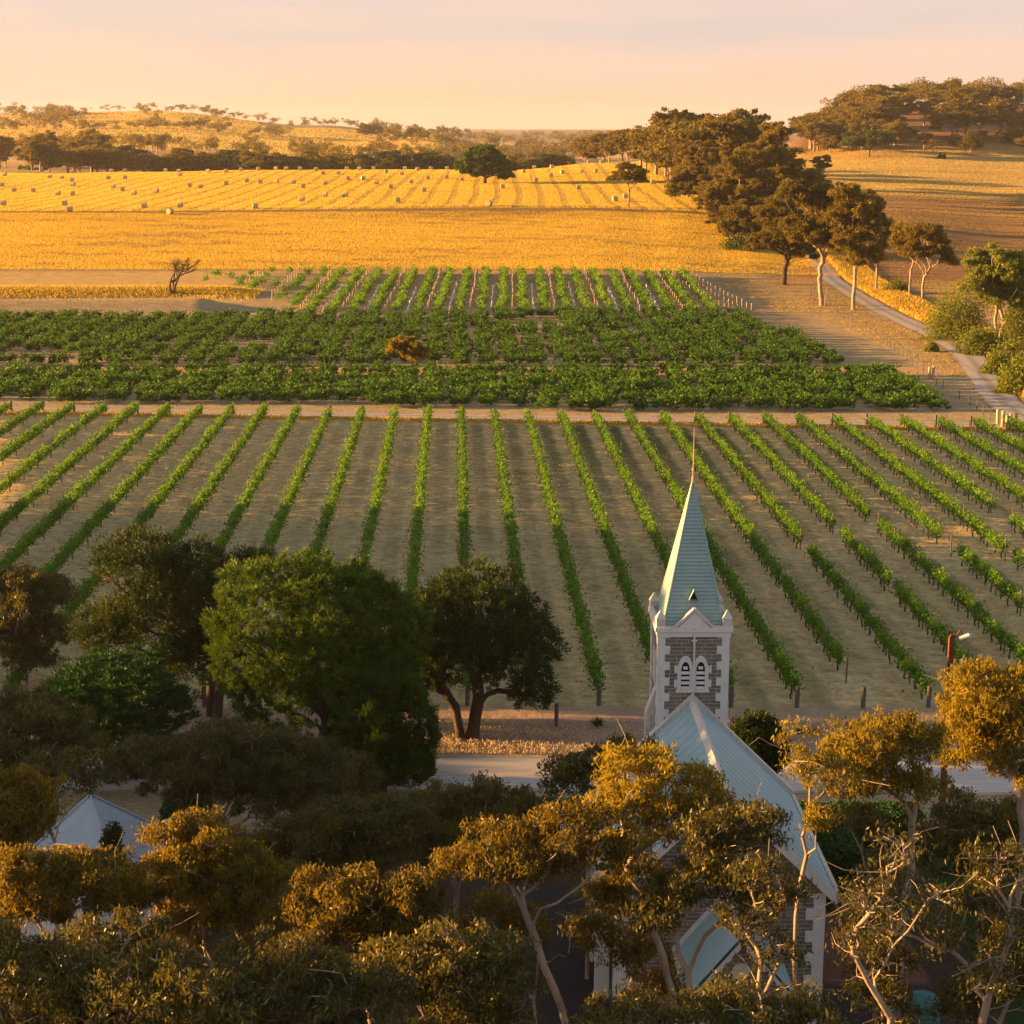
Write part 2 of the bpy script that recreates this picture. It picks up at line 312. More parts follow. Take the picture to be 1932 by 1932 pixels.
M['straw'] = simplemat('straw', (0.42, 0.32, 0.15), (0.64, 0.50, 0.25), 3.0, 0.95, 1.0, 0.10, stretch=(0.3,2,2))

# ------------------------------------------------------------------ mesh helpers
def mesh_np(name, verts, faces4, mats, v=None, mi=None, smooth=False):
    verts = np.asarray(verts, np.float32).reshape(-1, 3); faces4 = np.asarray(faces4, np.int32).reshape(-1, 4)
    me = bpy.data.meshes.new(name); nf = len(faces4)
    me.vertices.add(len(verts)); me.vertices.foreach_set('co', verts.ravel())
    me.loops.add(nf*4); me.loops.foreach_set('vertex_index', faces4.ravel())
    me.polygons.add(nf); me.polygons.foreach_set('loop_start', np.arange(0, nf*4, 4, dtype=np.int32))
    try: me.polygons.foreach_set('loop_total', np.full(nf, 4, np.int32))
    except Exception: pass
    if mi is not None: me.polygons.foreach_set('material_index', np.asarray(mi, np.int32))
    if smooth: me.polygons.foreach_set('use_smooth', np.ones(nf, bool))
    for m in mats: me.materials.append(m)
    me.update(calc_edges=True)
    if v is not None:
        at = me.attributes.new('v', 'FLOAT', 'FACE'); at.data.foreach_set('value', np.asarray(v, np.float32))
    return me
class MB:
    """collects boxes, prisms and tubes into one mesh"""
    def __init__(s): s.v = []; s.f = []
    def quadbox(s, p):           # 8 points: bottom 4 ccw, top 4 ccw
        b = len(s.v); s.v += [tuple(q) for q in p]
        s.f += [(b+3,b+2,b+1,b), (b+4,b+5,b+6,b+7), (b,b+1,b+5,b+4), (b+1,b+2,b+6,b+5), (b+2,b+3,b+7,b+6), (b+3,b,b+4,b+7)]
        return s
    def box(s, x0, x1, y0, y1, z0, z1):
        return s.quadbox([(x0,y0,z0),(x1,y0,z0),(x1,y1,z0),(x0,y1,z0),(x0,y0,z1),(x1,y0,z1),(x1,y1,z1),(x0,y1,z1)])
    def prism(s, pts, y0, y1):   # outline in xz (ccw seen from -y), extruded along y
        b = len(s.v); n = len(pts)
        s.v += [(x, y0, z) for x, z in pts] + [(x, y1, z) for x, z in pts]
        s.f += [tuple(b+i for i in range(n)), tuple(b+n+i for i in reversed(range(n)))]
        for i in range(n):
            j = (i+1) % n; s.f.append((b+j, b+i, b+n+i, b+n+j))
        return s
    def tube(s, p, q, r0, r1=None, n=8):
        r1 = r0 if r1 is None else r1; p = Vector(p); q = Vector(q); d = (q-p)
        if d.length < 1e-6: return s
        d.normalize(); a = d.orthogonal().normalized(); c = d.cross(a); b = len(s.v)
        for o, r in ((p, r0), (q, r1)):
            for i in range(n):
                t = 2*PI*i/n; s.v.append(tuple(o + a*math.cos(t)*r + c*math.sin(t)*r))
        for i in range(n): j = (i+1) % n; s.f.append((b+i, b+j, b+n+j, b+n+i))
        s.f.append(tuple(b+i for i in reversed(range(n)))); s.f.append(tuple(b+n+i for i in range(n)))
        return s
    def slab(s, a, b, c, d, th):  # quad a,b,c,d (ccw from outside) given thickness inward
        a, b, c, d = map(Vector, (a, b, c, d)); n = (b-a).cross(d-a).normalized()*th
        return s.quadbox([a-n, b-n, c-n, d-n, a, b, c, d])
    def mesh(s, name, m, bevel=0.0):
        me = bpy.data.meshes.new(name); me.from_pydata(s.v, [], s.f); me.materials.append(m)
        uv = me.uv_layers.new(name='UVMap')
        for p in me.polygons:
            n = p.normal
            for li in p.loop_indices:
                co = me.vertices[me.loops[li].vertex_index].co
                if abs(n.z) > 0.9: q = (co.x, co.y)
                elif abs(n.x) > abs(n.y): q = (co.y, co.z)
                else: q = (co.x, co.z)
                uv.data[li].uv = q
        me.update(); return me
def link(name, me, parent=None, loc=None, rot=None, scale=None):
    o = bpy.data.objects.new(name, me); C.objects.link(o)
    if parent is not None: o.parent = parent
    if loc is not None: o.location = loc
    if rot is not None: o.rotation_euler = rot
    if scale is not None: o.scale = scale
    return o
def tag(o, label=None, cat=None, group=None, kind=None):
    if label: o['label'] = label
    if cat: o['category'] = cat
    if group: o['group'] = group
    if kind: o['kind'] = kind
    return o
def thing(name, label, cat, loc=(0,0,0), rz=0.0, group=None, scale=1.0):
    o = bpy.data.objects.new(name, None); C.objects.link(o); o.location = loc; o.rotation_euler = (0,0,rz); o.scale = (scale,)*3 if not isinstance(scale, tuple) else scale
    o.empty_display_size = 0.5
    return tag(o, label, cat, group)
def part(name, mb, m, parent, bevel=0.0):
    o = link(name, mb.mesh(name, m) if isinstance(mb, MB) else mb, parent)
    if bevel: 
        b = o.modifiers.new('b', 'BEVEL'); b.width = bevel; b.segments = 1; b.limit_method = 'ANGLE'
    return o
ORD = ['first','second','third','fourth','fifth','sixth','seventh','eighth','ninth','tenth','eleventh','twelfth','thirteenth','fourteenth','fifteenth','sixteenth','seventeenth','eighteenth','nineteenth','twentieth']
for _t in ('twenty', 'thirty'):
    for _o in ORD[:9]: ORD.append(_t+'-'+_o)
    ORD.append({'twenty':'thirtieth', 'thirty':'fortieth'}[_t])

# ------------------------------------------------------------------ terrain mesh
def build_ground():
    tt = np.concatenate([np.linspace(-1.4, -0.42, 30, endpoint=False), np.linspace(-0.42, 0.42, 380, endpoint=False), np.linspace(0.42, 1.4, 31)])
    Yg = np.repeat(YS[:, None], len(tt), 1); Xg = tt[None, :]*np.maximum(Yg+40, 90)
    Z = terr(Xg, Yg)
    n, m = Z.shape
    V = np.stack([Xg, Yg, Z], -1).reshape(-1, 3)
    i = np.arange(n-1)[:, None]*m + np.arange(m-1)[None, :]
    Fc = np.stack([i, i+1, i+1+m, i+m], -1).reshape(-1, 4)
    me = mesh_np('ground', V, Fc, [M['ground']], smooth=True)
    return tag(link('ground', me), 'dry golden farmland and vineyard ground rising to low hills', None, None, 'structure')
build_ground()

# gravel sheets
def mat_gravel(name, a, b, ruts=False):
    s = NT(name); P, X, Y, Z = s.pos(); n = s.noise(s.mapv(P, (0.25, 2.2, 1)), 1.5, 6, 0.7); n2 = s.noise(P, 14, 4, 0.7)
    c = s.mix(s.rng(n, 0.3, 0.7), a, b); c = s.mix(s.math('MULTIPLY', n2, 0.35), c, (0.12, 0.10, 0.08))
    at = s.n('ShaderNodeAttribute', attribute_name='v').outputs['Fac']; n4 = s.noise(P, 0.8, 5, 0.7); au = s.math('ADD', at, s.rng(n4, 0, 1, -.14, .14))
    c = s.mix(s.math('MULTIPLY', s.math('SUBTRACT', 1.0, s.step(au, 0.22, 0.14)), 0.55 if ruts else 0.15), c, (0.22, 0.17, 0.10)); c = s.mix(s.math('MULTIPLY', s.step(au, 0.86, 0.10), 0.8), c, (0.30, 0.22, 0.12))
    return s.finish(c, 0.95, bump=n2, bstr=0.6, bdist=0.03, spec=0.05)
M['gravel'] = mat_gravel('gravel', (0.44, 0.39, 0.35), (0.60, 0.56, 0.50))
M['track'] = mat_gravel('track_gravel', (0.33, 0.29, 0.25), (0.50, 0.45, 0.39), True)
def ribbon(name, pts, w, m, label, lift=0.02, nx=14, seg=60):
    pts = [Vector((p[0], p[1], 0)) for p in pts]
    # catmull-rom
    P = []
    for i in range(len(pts)-1):
        p0 = pts[max(i-1,0)]; p1 = pts[i]; p2 = pts[i+1]; p3 = pts[min(i+2, len(pts)-1)]
        for k in range(seg):
            t = k/seg; P.append(0.5*((2*p1)+(p2-p0)*t+(2*p0-5*p1+4*p2-p3)*t*t+(3*p1-p0-3*p2+p3)*t**3))
    P.append(pts[-1]); V = []; rr = random.Random(5)
    for i, p in enumerate(P):
        d = (P[min(i+1, len(P)-1)]-P[max(i-1, 0)]); d.z = 0; d.normalize(); n = Vector((-d.y, d.x, 0))
        e0 = 1+0.05*math.sin(i*0.7)+rr.uniform(-.04, .04); e1 = 1+0.05*math.sin(i*0.45+2)+rr.uniform(-.04, .04)
        for j in range(nx+1):
            u = j/nx*2-1; q = p + n*(w/2*u*(e0 if u < 0 else e1)); V.append((q.x, q.y, terr1(q.x, q.y)+lift+0.03*(1-u*u)))
    Fc = []
    for i in range(len(P)-1):
        for j in range(nx):
            a = i*(nx+1)+j; Fc.append((a+1, a, a+nx+1, a+nx+2))
    me = mesh_np(name, V, Fc, [m], v=np.tile(np.abs((np.arange(nx)+.5)/nx*2-1), len(P)-1), smooth=True)
    return tag(link(name, me), label, None, None, 'structure')
yA = g0(966, 1430)[1]; yB = g0(966, 1497)[1]
ribbon('road', [(-90, (yA+yB)/2+1.0), (-30, (yA+yB)/2+.3), (10, (yA+yB)/2), (45, (yA+yB)/2-.6), (100, (yA+yB)/2-2)], yA-yB, M['gravel'], 'wide pale gravel road running past the church', seg=24)
ribbon('farm_track', [(-200, 204.5), (-60, 191.2), (0, 185.2), (46, 181.0), (62, 179.0), (75, 178)], 2.9, M['track'], 'narrow pale track between the trellised and the bush vines', seg=30)
RP = [(2080,850),(1960,800),(1905,770),(1872,735),(1848,700),(1822,668),(1780,640),(1720,612),(1660,585),(1610,560),(1570,538),(1530,512),(1480,495)]
RPg = [g0(*p) for p in RP]
ribbon('gravel_road', RPg, 4.2, M['track'], 'curving pale gravel road beside the gum trees', lift=0.06, seg=14)

# ------------------------------------------------------------------ tree generator
def limb_mesh(name, segs, m, sides=6):
    """segs: list of (p0, p1, r0, r1)"""
    if not segs: segs = [((0,0,0), (0,0,0.1), .01, .01)]
    A = np.array([s[0] for s in segs], float); B = np.array([s[1] for s in segs], float)
    r0 = np.array([s[2] for s in segs]); r1 = np.array([s[3] for s in segs])
    D = B-A; L = np.linalg.norm(D, axis=1, keepdims=True); D = D/np.maximum(L, 1e-6)
    ref = np.where(np.abs(D[:, 2:3]) > 0.9, np.array([[1., 0, 0]]), np.array([[0, 0, 1.]]))
    U = np.cross(D, ref); U /= np.maximum(np.linalg.norm(U, axis=1, keepdims=True), 1e-6); Vv = np.cross(D, U)
    th = np.arange(sides)*2*PI/sides
    ring = U[:, None, :]*np.cos(th)[None, :, None] + Vv[:, None, :]*np.sin(th)[None, :, None]
    B2 = B + D*r1[:, None]*0.3
    P = np.concatenate([A[:, None, :]+ring*r0[:, None, None], B2[:, None, :]+ring*r1[:, None, None]], 1)
    n = len(segs); base = (np.arange(n)*2*sides)[:, None]
    i = np.arange(sides)[None, :]; j = (i+1) % sides
    Fc = np.stack([base+i, base+j, base+j+sides, base+i+sides], -1).reshape(-1, 4)
    return mesh_np(name, P.reshape(-1, 3), Fc, [m], smooth=True)
def leaf_mesh(name, cen, ldir, L, Wd, v, m, rng, bend=True):
    """rhombic leaves: centre, axis, length, width"""
    n = len(cen); ldir = ldir/np.maximum(np.linalg.norm(ldir, axis=1, keepdims=True), 1e-6)
    rv = rng.normal(size=(n, 3)); side = np.cross(ldir, rv); side /= np.maximum(np.linalg.norm(side, axis=1, keepdims=True), 1e-6)
    L = np.asarray(L).reshape(-1, 1)*np.ones((n, 1)); Wd = np.asarray(Wd).reshape(-1, 1)*np.ones((n, 1))
    a = cen - ldir*L/2; c = cen + ldir*L/2; b = cen + side*Wd/2 - ldir*L*0.1; d = cen - side*Wd/2 - ldir*L*0.1
    V = np.stack([a, b, c, d], 1).reshape(-1, 3); Fc = np.arange(n*4).reshape(-1, 4)
    return mesh_np(name, V, Fc, [m], v=v)
def pick_clumps(rng, ells, shell=0.55, mind=0.75):
    """ells: (cx,cy,cz, rx,ry,rz, count, clump radius)"""
    out_ = []
    for (cx, cy, cz, rx, ry, rz, k, cr) in ells:
        got = 0; tries = 0
        while got < k and tries < k*60:
            tries += 1
            d = rng.normal(size=3); d /= np.linalg.norm(d)
            if d[2] < -0.55: continue
            r = 1 - (1-shell)*rng.rand()**1.3 if rng.rand() < 0.8 else rng.rand()*shell
            p = np.array([cx+d[0]*rx*r, cy+d[1]*ry*r, cz+d[2]*rz*r])
            if any(np.linalg.norm((p-q[:3])*np.array([1, 1, 1.3])) < mind*cr for q in out_): continue
            out_.append(np.array([p[0], p[1], p[2], cr*rng.uniform(0.7, 1.3)])); got += 1
    return out_
def skeleton(rng, clumps, fork, trunk_r, lean=(0, 0), stems=1, wig=0.12, rmin=0.02, stop=0.85, up=1.6, expo=0.5, spread_=0.22):
    nodes = []; par = []; cnt = []; pl = []
    def add(p, q):
        p = np.array(p, float); pl.append(0.0 if q < 0 else pl[q]+float(np.linalg.norm(p-nodes[q]))); nodes.append(p); par.append(q); cnt.append(0); return len(nodes)-1
    tops = []
    for s in range(stems):
        a = rng.uniform(0, 2*PI); off = 0.0 if stems == 1 else trunk_r*0.9
        q = add((math.cos(a)*off, math.sin(a)*off, -0.3), -1)
        k = 4
        spread = 0.0 if stems == 1 else spread_
        for i in range(1, k+1):
            f = i/k
            q = add((math.cos(a)*(off+spread*fork*f)+lean[0]*f*f*fork+rng.normal()*wig*0.3*fork*0.2, math.sin(a)*(off+spread*fork*f)+lean[1]*f*f*fork+rng.normal()*wig*0.3*fork*0.2, fork*f*(1 if s == 0 else rng.uniform(0.8, 1.1))), q)
        tops.append(q)
    order = sorted(range(len(clumps)), key=lambda i: min(np.linalg.norm(clumps[i][:3]-nodes[t]) for t in tops))
    ends = []
    for i in order:
        c = clumps[i]; tgt = c[:3] - np.array([0, 0, c[3]*0.25])
        N = np.array(nodes); D = tgt - N; dist = np.linalg.norm(D, axis=1)
        pen = 0.55*np.array(pl) + dist*(1 + up*np.clip(-D[:, 2]/np.maximum(dist, .1)+0.25, 0, 2)) + np.where(N[:, 2] < fork*0.7, 100, 0)
        b = int(np.argmin(pen)); k = max(3, int(dist[b]/0.55)); k = min(k, 10)
        q = b; p0 = N[b]; pd = p0 - nodes[par[b]] if par[b] >= 0 else np.array([0, 0, 1.])
        pd = pd/max(np.linalg.norm(pd), 1e-6); ctrl = p0 + pd*dist[b]*0.35 + np.array([0, 0, dist[b]*0.08])
        bow = rng.normal(size=3)*wig*0.5*min(dist[b], 4)*0.5
        for j in range(1, k+1):
            t = j/k*1.0
            p = (1-t)**2*p0 + 2*t*(1-t)*ctrl + t*t*tgt + rng.normal(size=3)*wig*dist[b]/k*0.9*(0 if j == k else 1) + bow*math.sin(PI*t)
            q = add(p, q)
        ends.append(q)
    for e in ends:
        q = e
        while q >= 0: cnt[q] += 1; q = par[q]
    tot = max(cnt); segs = []
    def rad(i): return max(rmin, trunk_r*(max(cnt[i], 0.6)/tot)**expo)
    for i in range(len(nodes)):
        if par[i] >= 0:
            ra = rad(par[i]); rb = rad(i)
            if ra > rb*1.6: ra = rb*1.35
            if par[par[i]] < 0: ra = rad(i)*1.35
            segs.append((nodes[par[i]], nodes[i], ra, rb))
    return segs, nodes, ends
def euc_tree(seed, ells, fork, tr, leaf=(0.20, 0.07), per=260, mat='euc', bark='bark', droop=0.9, twigs=3, flat=0.6, wig=0.16, lean=(0,0), stems=1, name='gum_tree', shell=0.55, sides=6, rmin=0.015, expo=0.5, vshift=0.0, dead=0, topped=0.0):
    rng = np.random.RandomState(seed); cl = pick_clumps(rng, ells, shell)
    segs, nodes, ends = skeleton(rng, cl, fork, tr, lean, stems, wig, rmin, expo=expo)
    cen = []; ld = []; vv = []; LL = []
    for c in cl:
        r = c[3]; n = int(per*r*r*rng.uniform(0.8, 1.25)); sub = max(4, int(6*r+3))
        # tufts inside each clump give light/dark mottling
        d = rng.normal(size=(sub, 3)); d /= np.linalg.norm(d, axis=1, keepdims=True); d[:, 2] = np.abs(d[:, 2])*0.9 - 0.25
        tc_ = c[:3] + d*np.array([r, r, r*flat])*rng.uniform(0.35, 0.95, (sub, 1))
        idx = rng.randint(0, sub, n); tr_ = r*rng.uniform(0.28, 0.6, sub)[idx][:, None]
        g = rng.normal(size=(n, 3)); g *= (rng.rand(n, 1)**0.4)/np.linalg.norm(g, axis=1, keepdims=True)
        p = tc_[idx] + g*tr_*np.array([1, 1, 0.75]); p[:, 2] -= (rng.rand(n)**2)*r*0.35*droop
        cen.append(p); dd = rng.normal(size=(n, 3)); dd[:, 2] -= droop*1.6; ld.append(dd)
        cv = rng.uniform(-0.14, 0.14); tv = rng.uniform(-0.15, 0.15, sub)[idx]
        vv.append(np.clip(0.42 + cv + tv + rng.normal(size=n)*0.16 + vshift, 0, 1))
        for k in range(twigs):
            t = tc_[rng.randint(0, sub)]; q = c[:3]-np.array([0, 0, r*0.25]); mid = (q+t)/2 + rng.normal(size=3)*0.08*r
            segs.append((q, mid, rmin*1.3, rmin)); segs.append((mid, t, rmin, rmin*0.5))
    for k in range(dead):   # bare dead twigs
        b = nodes[rng.randint(5, len(nodes))]; d = rng.normal(size=3); d[2] = abs(d[2])*0.6+.1; d /= np.linalg.norm(d); p = b.copy(); L = rng.uniform(0.5, 1.8); r = 0.022
        for j in range(3):
            q = p + d*L/3 + rng.normal(size=3)*0.07; segs.append((p, q, r, r*0.7)); r *= 0.7; p = q; d = d+rng.normal(size=3)*0.3; d /= np.linalg.norm(d)
    cen = np.concatenate(cen); ld = np.concatenate(ld); vv = np.concatenate(vv); n = len(cen)
    lm = leaf_mesh(name+'_crown', cen, ld, leaf[0]*rng.uniform(0.6, 1.3, n), leaf[1]*rng.uniform(0.7, 1.3, n), vv, M[mat], rng)
    return limb_mesh(name+'_trunk', segs, M[bark], sides), lm
def tuft_tree(seed, ells, fork, tr, mat='pine', bark='barkd', tufts=900, per=34, tr_r=0.34, leaf=(0.26, 0.05), name='pine_tree', out_bias=1.0, stems=1, lean=(0,0), lim=40, fill=0.35, layered=False, lowcut=-0.75, expo=0.5):
    """dense crowns: many outward pointing tufts over bumpy ellipsoids"""
    rng = np.random.RandomState(seed)
    cl = pick_clumps(rng, [(e[0], e[1], e[2], e[3]*0.8, e[4]*0.8, e[5]*0.75, max(4, int(lim*e[6])), 1.2) for e in ells], 0.5)
    segs, nodes, ends = skeleton(rng, cl, fork, tr, lean, stems, 0.12, 0.03, expo=expo)
    P = []; Nn = []; tot = sum(e[6] for e in ells)
    for (cx, cy, cz, rx, ry, rz, w, _) in ells:
        n = int(tufts*w/tot); d = rng.normal(size=(n*3, 3)); d /= np.linalg.norm(d, axis=1, keepdims=True); d = d[d[:, 2] > lowcut][:n]; n = len(d)
        lob = 1 + 0.13*vnoise(d[:, 0]*6+seed, d[:, 1]*6+d[:, 2]*7, seed) + 0.07*vnoise(d[:, 0]*15, d[:, 2]*15+d[:, 1]*9, seed+1)
        K = int(26+9*rx*rx); kc = rng.normal(size=(K, 3)); kc /= np.linalg.norm(kc, axis=1, keepdims=True); mx_ = (d@kc.T).max(1); c0 = 1-1.6/K; bul = np.sqrt(np.clip((mx_-c0)/(1-c0), 0, 1))
        lob = lob*(0.90 + 0.15*bul)
        r = lob*(1 - fill*rng.rand(n)**2.2)
        P.append(np.array([cx, cy, cz]) + d*np.array([rx, ry, rz])*r[:, None]); Nn.append(d/np.array([rx, ry, rz])*rx)
    P = np.concatenate(P); Nn = np.concatenate(Nn); Nn /= np.linalg.norm(Nn, axis=1, keepdims=True)
    if layered: P[:, 2] = np.round(P[:, 2]/0.75 + 0.25*np.sin(P[:, 0]*0.8)+0.25*np.cos(P[:, 1]*0.7))*0.75 + rng.normal(size=len(P))*0.08 - 0.05*np.hypot(P[:, 0]-ells[0][0], P[:, 1])
    T = len(P); idx = np.repeat(np.arange(T), per); n = len(idx)
    trr = tr_r*rng.uniform(0.6, 1.35, T)[idx][:, None]
    g = rng.normal(size=(n, 3)); g /= np.linalg.norm(g, axis=1, keepdims=True)
    up = np.array([0, 0, 0.9]); ax = Nn[idx]*out_bias + up; ax /= np.linalg.norm(ax, axis=1, keepdims=True)
    dirn = g + ax*0.9
    f = np.array([1, 1, 0.45 if layered else 1.0])
    cen = P[idx] + (g*0.75 + ax*0.35)*trr*(rng.rand(n, 1)**0.5)*f
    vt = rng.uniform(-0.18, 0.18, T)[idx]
    v = np.clip(0.40 + vt + rng.normal(size=n)*0.12 + 0.22*np.einsum('ij,ij->i', g, ax), 0, 1)  # needles paler outward and up, top light put into the tuft colour
    lm = leaf_mesh(name+'_crown', cen, dirn, leaf[0]*rng.uniform(0.6, 1.3, n), leaf[1]*rng.uniform(0.7, 1.3, n), v, M[mat], rng)
    return limb_mesh(name+'_trunk', segs, M[bark], 6), lm
def plant(name, label, cat, meshes, loc, rz=0, sc=1.0, group=None, parts=True):
    t = thing(name, label, cat, loc, rz, group, sc)
    link('trunk', meshes[0], t); link('crown', meshes[1], t)
    return t
def leafblob(seed, n, sx, sy, sz, mat, leaf, name, z0=0.0, vm=0.45, shoots=0.0, vb=0.0):
    """one sprawling shrub as leaf mesh arrays"""
    rng = np.random.RandomState(seed); k = max(5, n//28)
    d = rng.normal(size=(k, 3)); d /= np.linalg.norm(d, axis=1, keepdims=True); d *= rng.uniform(0.4, 1, (k, 1))
    lob = d*np.array([sx, sy, sz]); lob[:, 2] = np.abs(lob[:, 2])*0.9 + z0
    i = rng.randint(0, k, n); g = rng.normal(size=(n, 3)); g *= (rng.rand(n, 1)**0.4)/np.linalg.norm(g, axis=1, keepdims=True)
    cen = lob[i] + g*np.array([sx, sy, sz])*0.30; cen[:, 2] = np.maximum(cen[:, 2], z0*0.5+0.05)
    ld = rng.normal(size=(n, 3)); ld[:, 2] += 0.2
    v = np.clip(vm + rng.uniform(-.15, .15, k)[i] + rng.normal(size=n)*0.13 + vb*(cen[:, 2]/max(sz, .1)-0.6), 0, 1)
    return cen, ld, v, rng

# ------------------------------------------------------------------ near vineyard: trellised rows
def track_y(x): return 185.2 - 0.1*x
X0 = g0(870, 785)[0]; Y0r = g0(870, 785)[1]
post_near = MB().tube((0,0,-.3), (0,0,1.75), 0.05, n=6).mesh('row_post', M['woodg'])
end_post = MB().tube((0,0,-.3), (0.0,0,1.25), 0.13, n=9).mesh('end_post', M['woodg'])
rr_ = random.Random(3)
def stump_mesh(i):
    r = random.Random(i); m = MB(); p = Vector((0,0,-.1)); rad = 0.06
    for k in range(4):
        q = p + Vector((r.uniform(-.1,.1), r.uniform(-.12,.12), 0.26)); m.tube(p, q, rad, rad*0.9, 6); p = q; rad *= 0.9
    for s in (-1, 1): m.tube(p, p+Vector((0, s*0.55, 0.06)), 0.035, 0.02, 5)
    return m.mesh('vine_trunk', M['barkd'])
stumps = [stump_mesh(i) for i in range(4)]
NK = list(range(-24, 21))
Yn0, = [89.5]
vis_rows = []
for k in NK:
    yf = track_y(X0+3.63*k) - 2.2
    xs = X0 + 3.63*k      # x at Y0r
    def rx(y, xs=xs): return xs - (y-Y0r)*ROWK
    xf = rx(yf)
    if abs(xf/yf) > 0.325+0.02: 
        continue
    vis_rows.append((k, xs, yf))
row_names = len(vis_rows)
for n_, (k, xs, yf) in enumerate(vis_rows):
    rng = np.random.RandomState(100+k)
    def rx(y): return xs - (y-Y0r)*ROWK
    y0 = 89.5 + rng.uniform(-.3, .3)
    # leave out whatever lies far outside the frame at the sides
    lim = 0.345
    if rx(y0)/y0 < -lim: y0 = next(y for y in np.arange(y0, yf, 0.5) if rx(y)/y > -lim)
    if rx(y0)/y0 > lim: y0 = next(y for y in np.arange(y0, yf, 0.5) if rx(y)/y < lim)
    if n_ < 20: place = ORD[n_] + ' from the left'
    else: place = ORD[row_names-1-n_] + ' from the right'
    lab = 'trellised vine row before the pale track, %s' % place
    if k == 3: lab = 'trellised vine row ending right of the dark forked tree, %s' % place
    t = thing('vine_row', lab, 'vine row', (rx(y0), y0, 0), 0, 'trellised vine rows in front of the track')
    # vine by vine along the row: each a clump of shoots
    vy = np.arange(y0+0.7, yf-0.5, 1.75); cenL = []; ldL = []; vL = []; trunk_at = []
    dens0 = 1.0
    thin = np.clip((k-4)/12.0, 0, 1)
    for j, y in enumerate(vy):
        nearf = np.clip((150-y)/55.0, 0, 1)
        pg = 0.02 + 0.22*thin*nearf
        gapn = math.sin(y*0.21+k*1.7)+0.6*math.sin(y*0.47+k*4.1)
        if rng.rand() < pg or (gapn < -1.25+0.5*thin*nearf and thin*nearf > 0.12): continue
        sz = rng.uniform(0.8, 1.15)*(1-0.22*thin*nearf*rng.rand()); n = int(330*sz)
        u = rng.normal(size=(n, 3)); cx = rx(y)-rx(y0)
        c = np.empty((n, 3)); 
        c[:, 1] = y-y0 + rng.uniform(-1.0, 1.0, n)*(1.0 if thin < .2 or rng.rand() < .6 else .7)
        hz = rng.beta(2.2, 1.8, n); c[:, 2] = 0.48 + hz*1.08*sz
        wd = 0.32*(0.75+0.35*np.sin(c[:, 1]*2.1+k)+0.25*np.sin(c[:, 1]*5.3+k*2))
        c[:, 0] = cx + u[:, 0]*np.abs(wd)*0.60*(1.1-0.4*np.abs(hz-0.5))
        sh = rng.rand(n) < 0.09; c[sh, 2] += rng.uniform(0, 0.38, sh.sum()); c[sh, 0] += rng.normal(size=sh.sum())*0.3
        lo = rng.rand(n) < 0.02; c[lo, 2] *= rng.uniform(0.5, 1, lo.sum()); c[lo, 0] += rng.normal(size=lo.sum())*0.25
        d = rng.normal(size=(n, 3)); d[:, 2] += 0.15; cenL.append(c); ldL.append(d)
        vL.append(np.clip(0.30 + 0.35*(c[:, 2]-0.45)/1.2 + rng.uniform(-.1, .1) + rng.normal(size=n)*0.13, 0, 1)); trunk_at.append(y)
    if not cenL: bpy.data.objects.remove(t); continue
    cen = np.concatenate(cenL); ld = np.concatenate(ldL); v = np.concatenate(vL); n = len(cen)
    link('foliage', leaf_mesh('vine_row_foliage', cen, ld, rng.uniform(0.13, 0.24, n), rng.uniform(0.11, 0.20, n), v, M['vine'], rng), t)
    for j, y in enumerate(np.arange(y0+3.5, yf-1, 5.25)):
        link('post', post_near, t, (rx(y)-rx(y0)+rng.uniform(-.04,.04), y-y0, rng.uniform(-.08,.05)), (rng.uniform(-.03,.03), rng.uniform(-.03,.03), 0))
    if y0 < 92: link('end_post', end_post, t, (0, -0.7, 0), (0.06, 0, 0))
    link('end_post', end_post, t, (rx(yf)-rx(y0), yf-y0+0.3, 0.1))
    if k >= 2:
        for j, y in enumerate(trunk_at): 
            if j % (1 if k > 4 else 2) == 0: link('vine_stem', stumps[(j+k) % 4], t, (rx(y)-rx(y0)+rng.uniform(-.05,.05), y-y0, 0), (0, 0, rng.uniform(0, .5)))
    wm = MB()
    for z in (0.75, 1.45): wm.tube((0, -0.6, z), (rx(yf)-rx(y0), yf-y0, z), 0.006, n=4)
    link('wire', wm.mesh('trellis_wire', M['wire']), t)

# ------------------------------------------------------------------ bush vines in the middle
def bushvine(seed):
    rng0 = np.random.RandomState(seed); n = 420
    cen, ld, v, rng = leafblob(seed, n, 1.55, 1.05, 0.95, 'bushvine', 0.2, 'bush_vine', z0=0.45, vm=0.36, vb=0.45)  # vb puts top light into the leaf colour, paler with height
    # arching canes with leaves
    ext = []; ed = []
    for c in range(26):
        a = rng.uniform(0, 2*PI); b = np.array([math.cos(a)*rng.uniform(.2, 1.35), math.sin(a)*rng.uniform(.2, .9), rng.uniform(0.8, 1.35)]); d = np.array([math.cos(a)*0.7, math.sin(a)*0.5, rng.uniform(0.1, 0.8)])
        for j in range(5): ext.append(b+d*j*0.12+rng.normal(size=3)*0.04); ed.append(rng.normal(size=3))
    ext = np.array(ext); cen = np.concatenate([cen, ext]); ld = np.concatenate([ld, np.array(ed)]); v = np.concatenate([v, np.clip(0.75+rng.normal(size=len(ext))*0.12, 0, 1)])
    L = rng.uniform(0.16, 0.30, len(cen)); 
    return cen, ld, v, L
BV = [bushvine(40+i) for i in range(7)]
BVM = []
for i, (c, d, v, L) in enumerate(BV):
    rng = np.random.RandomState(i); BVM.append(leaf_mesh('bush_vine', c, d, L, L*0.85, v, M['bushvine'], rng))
def right_edge_A(y): return 49.5 + (y-190)*0.02
def right_edge_B(y): return 46.8 - (y-228)*0.125 + (4.0 if y > 278 else 0)*0
spots = []
rngb = np.random.RandomState(77)
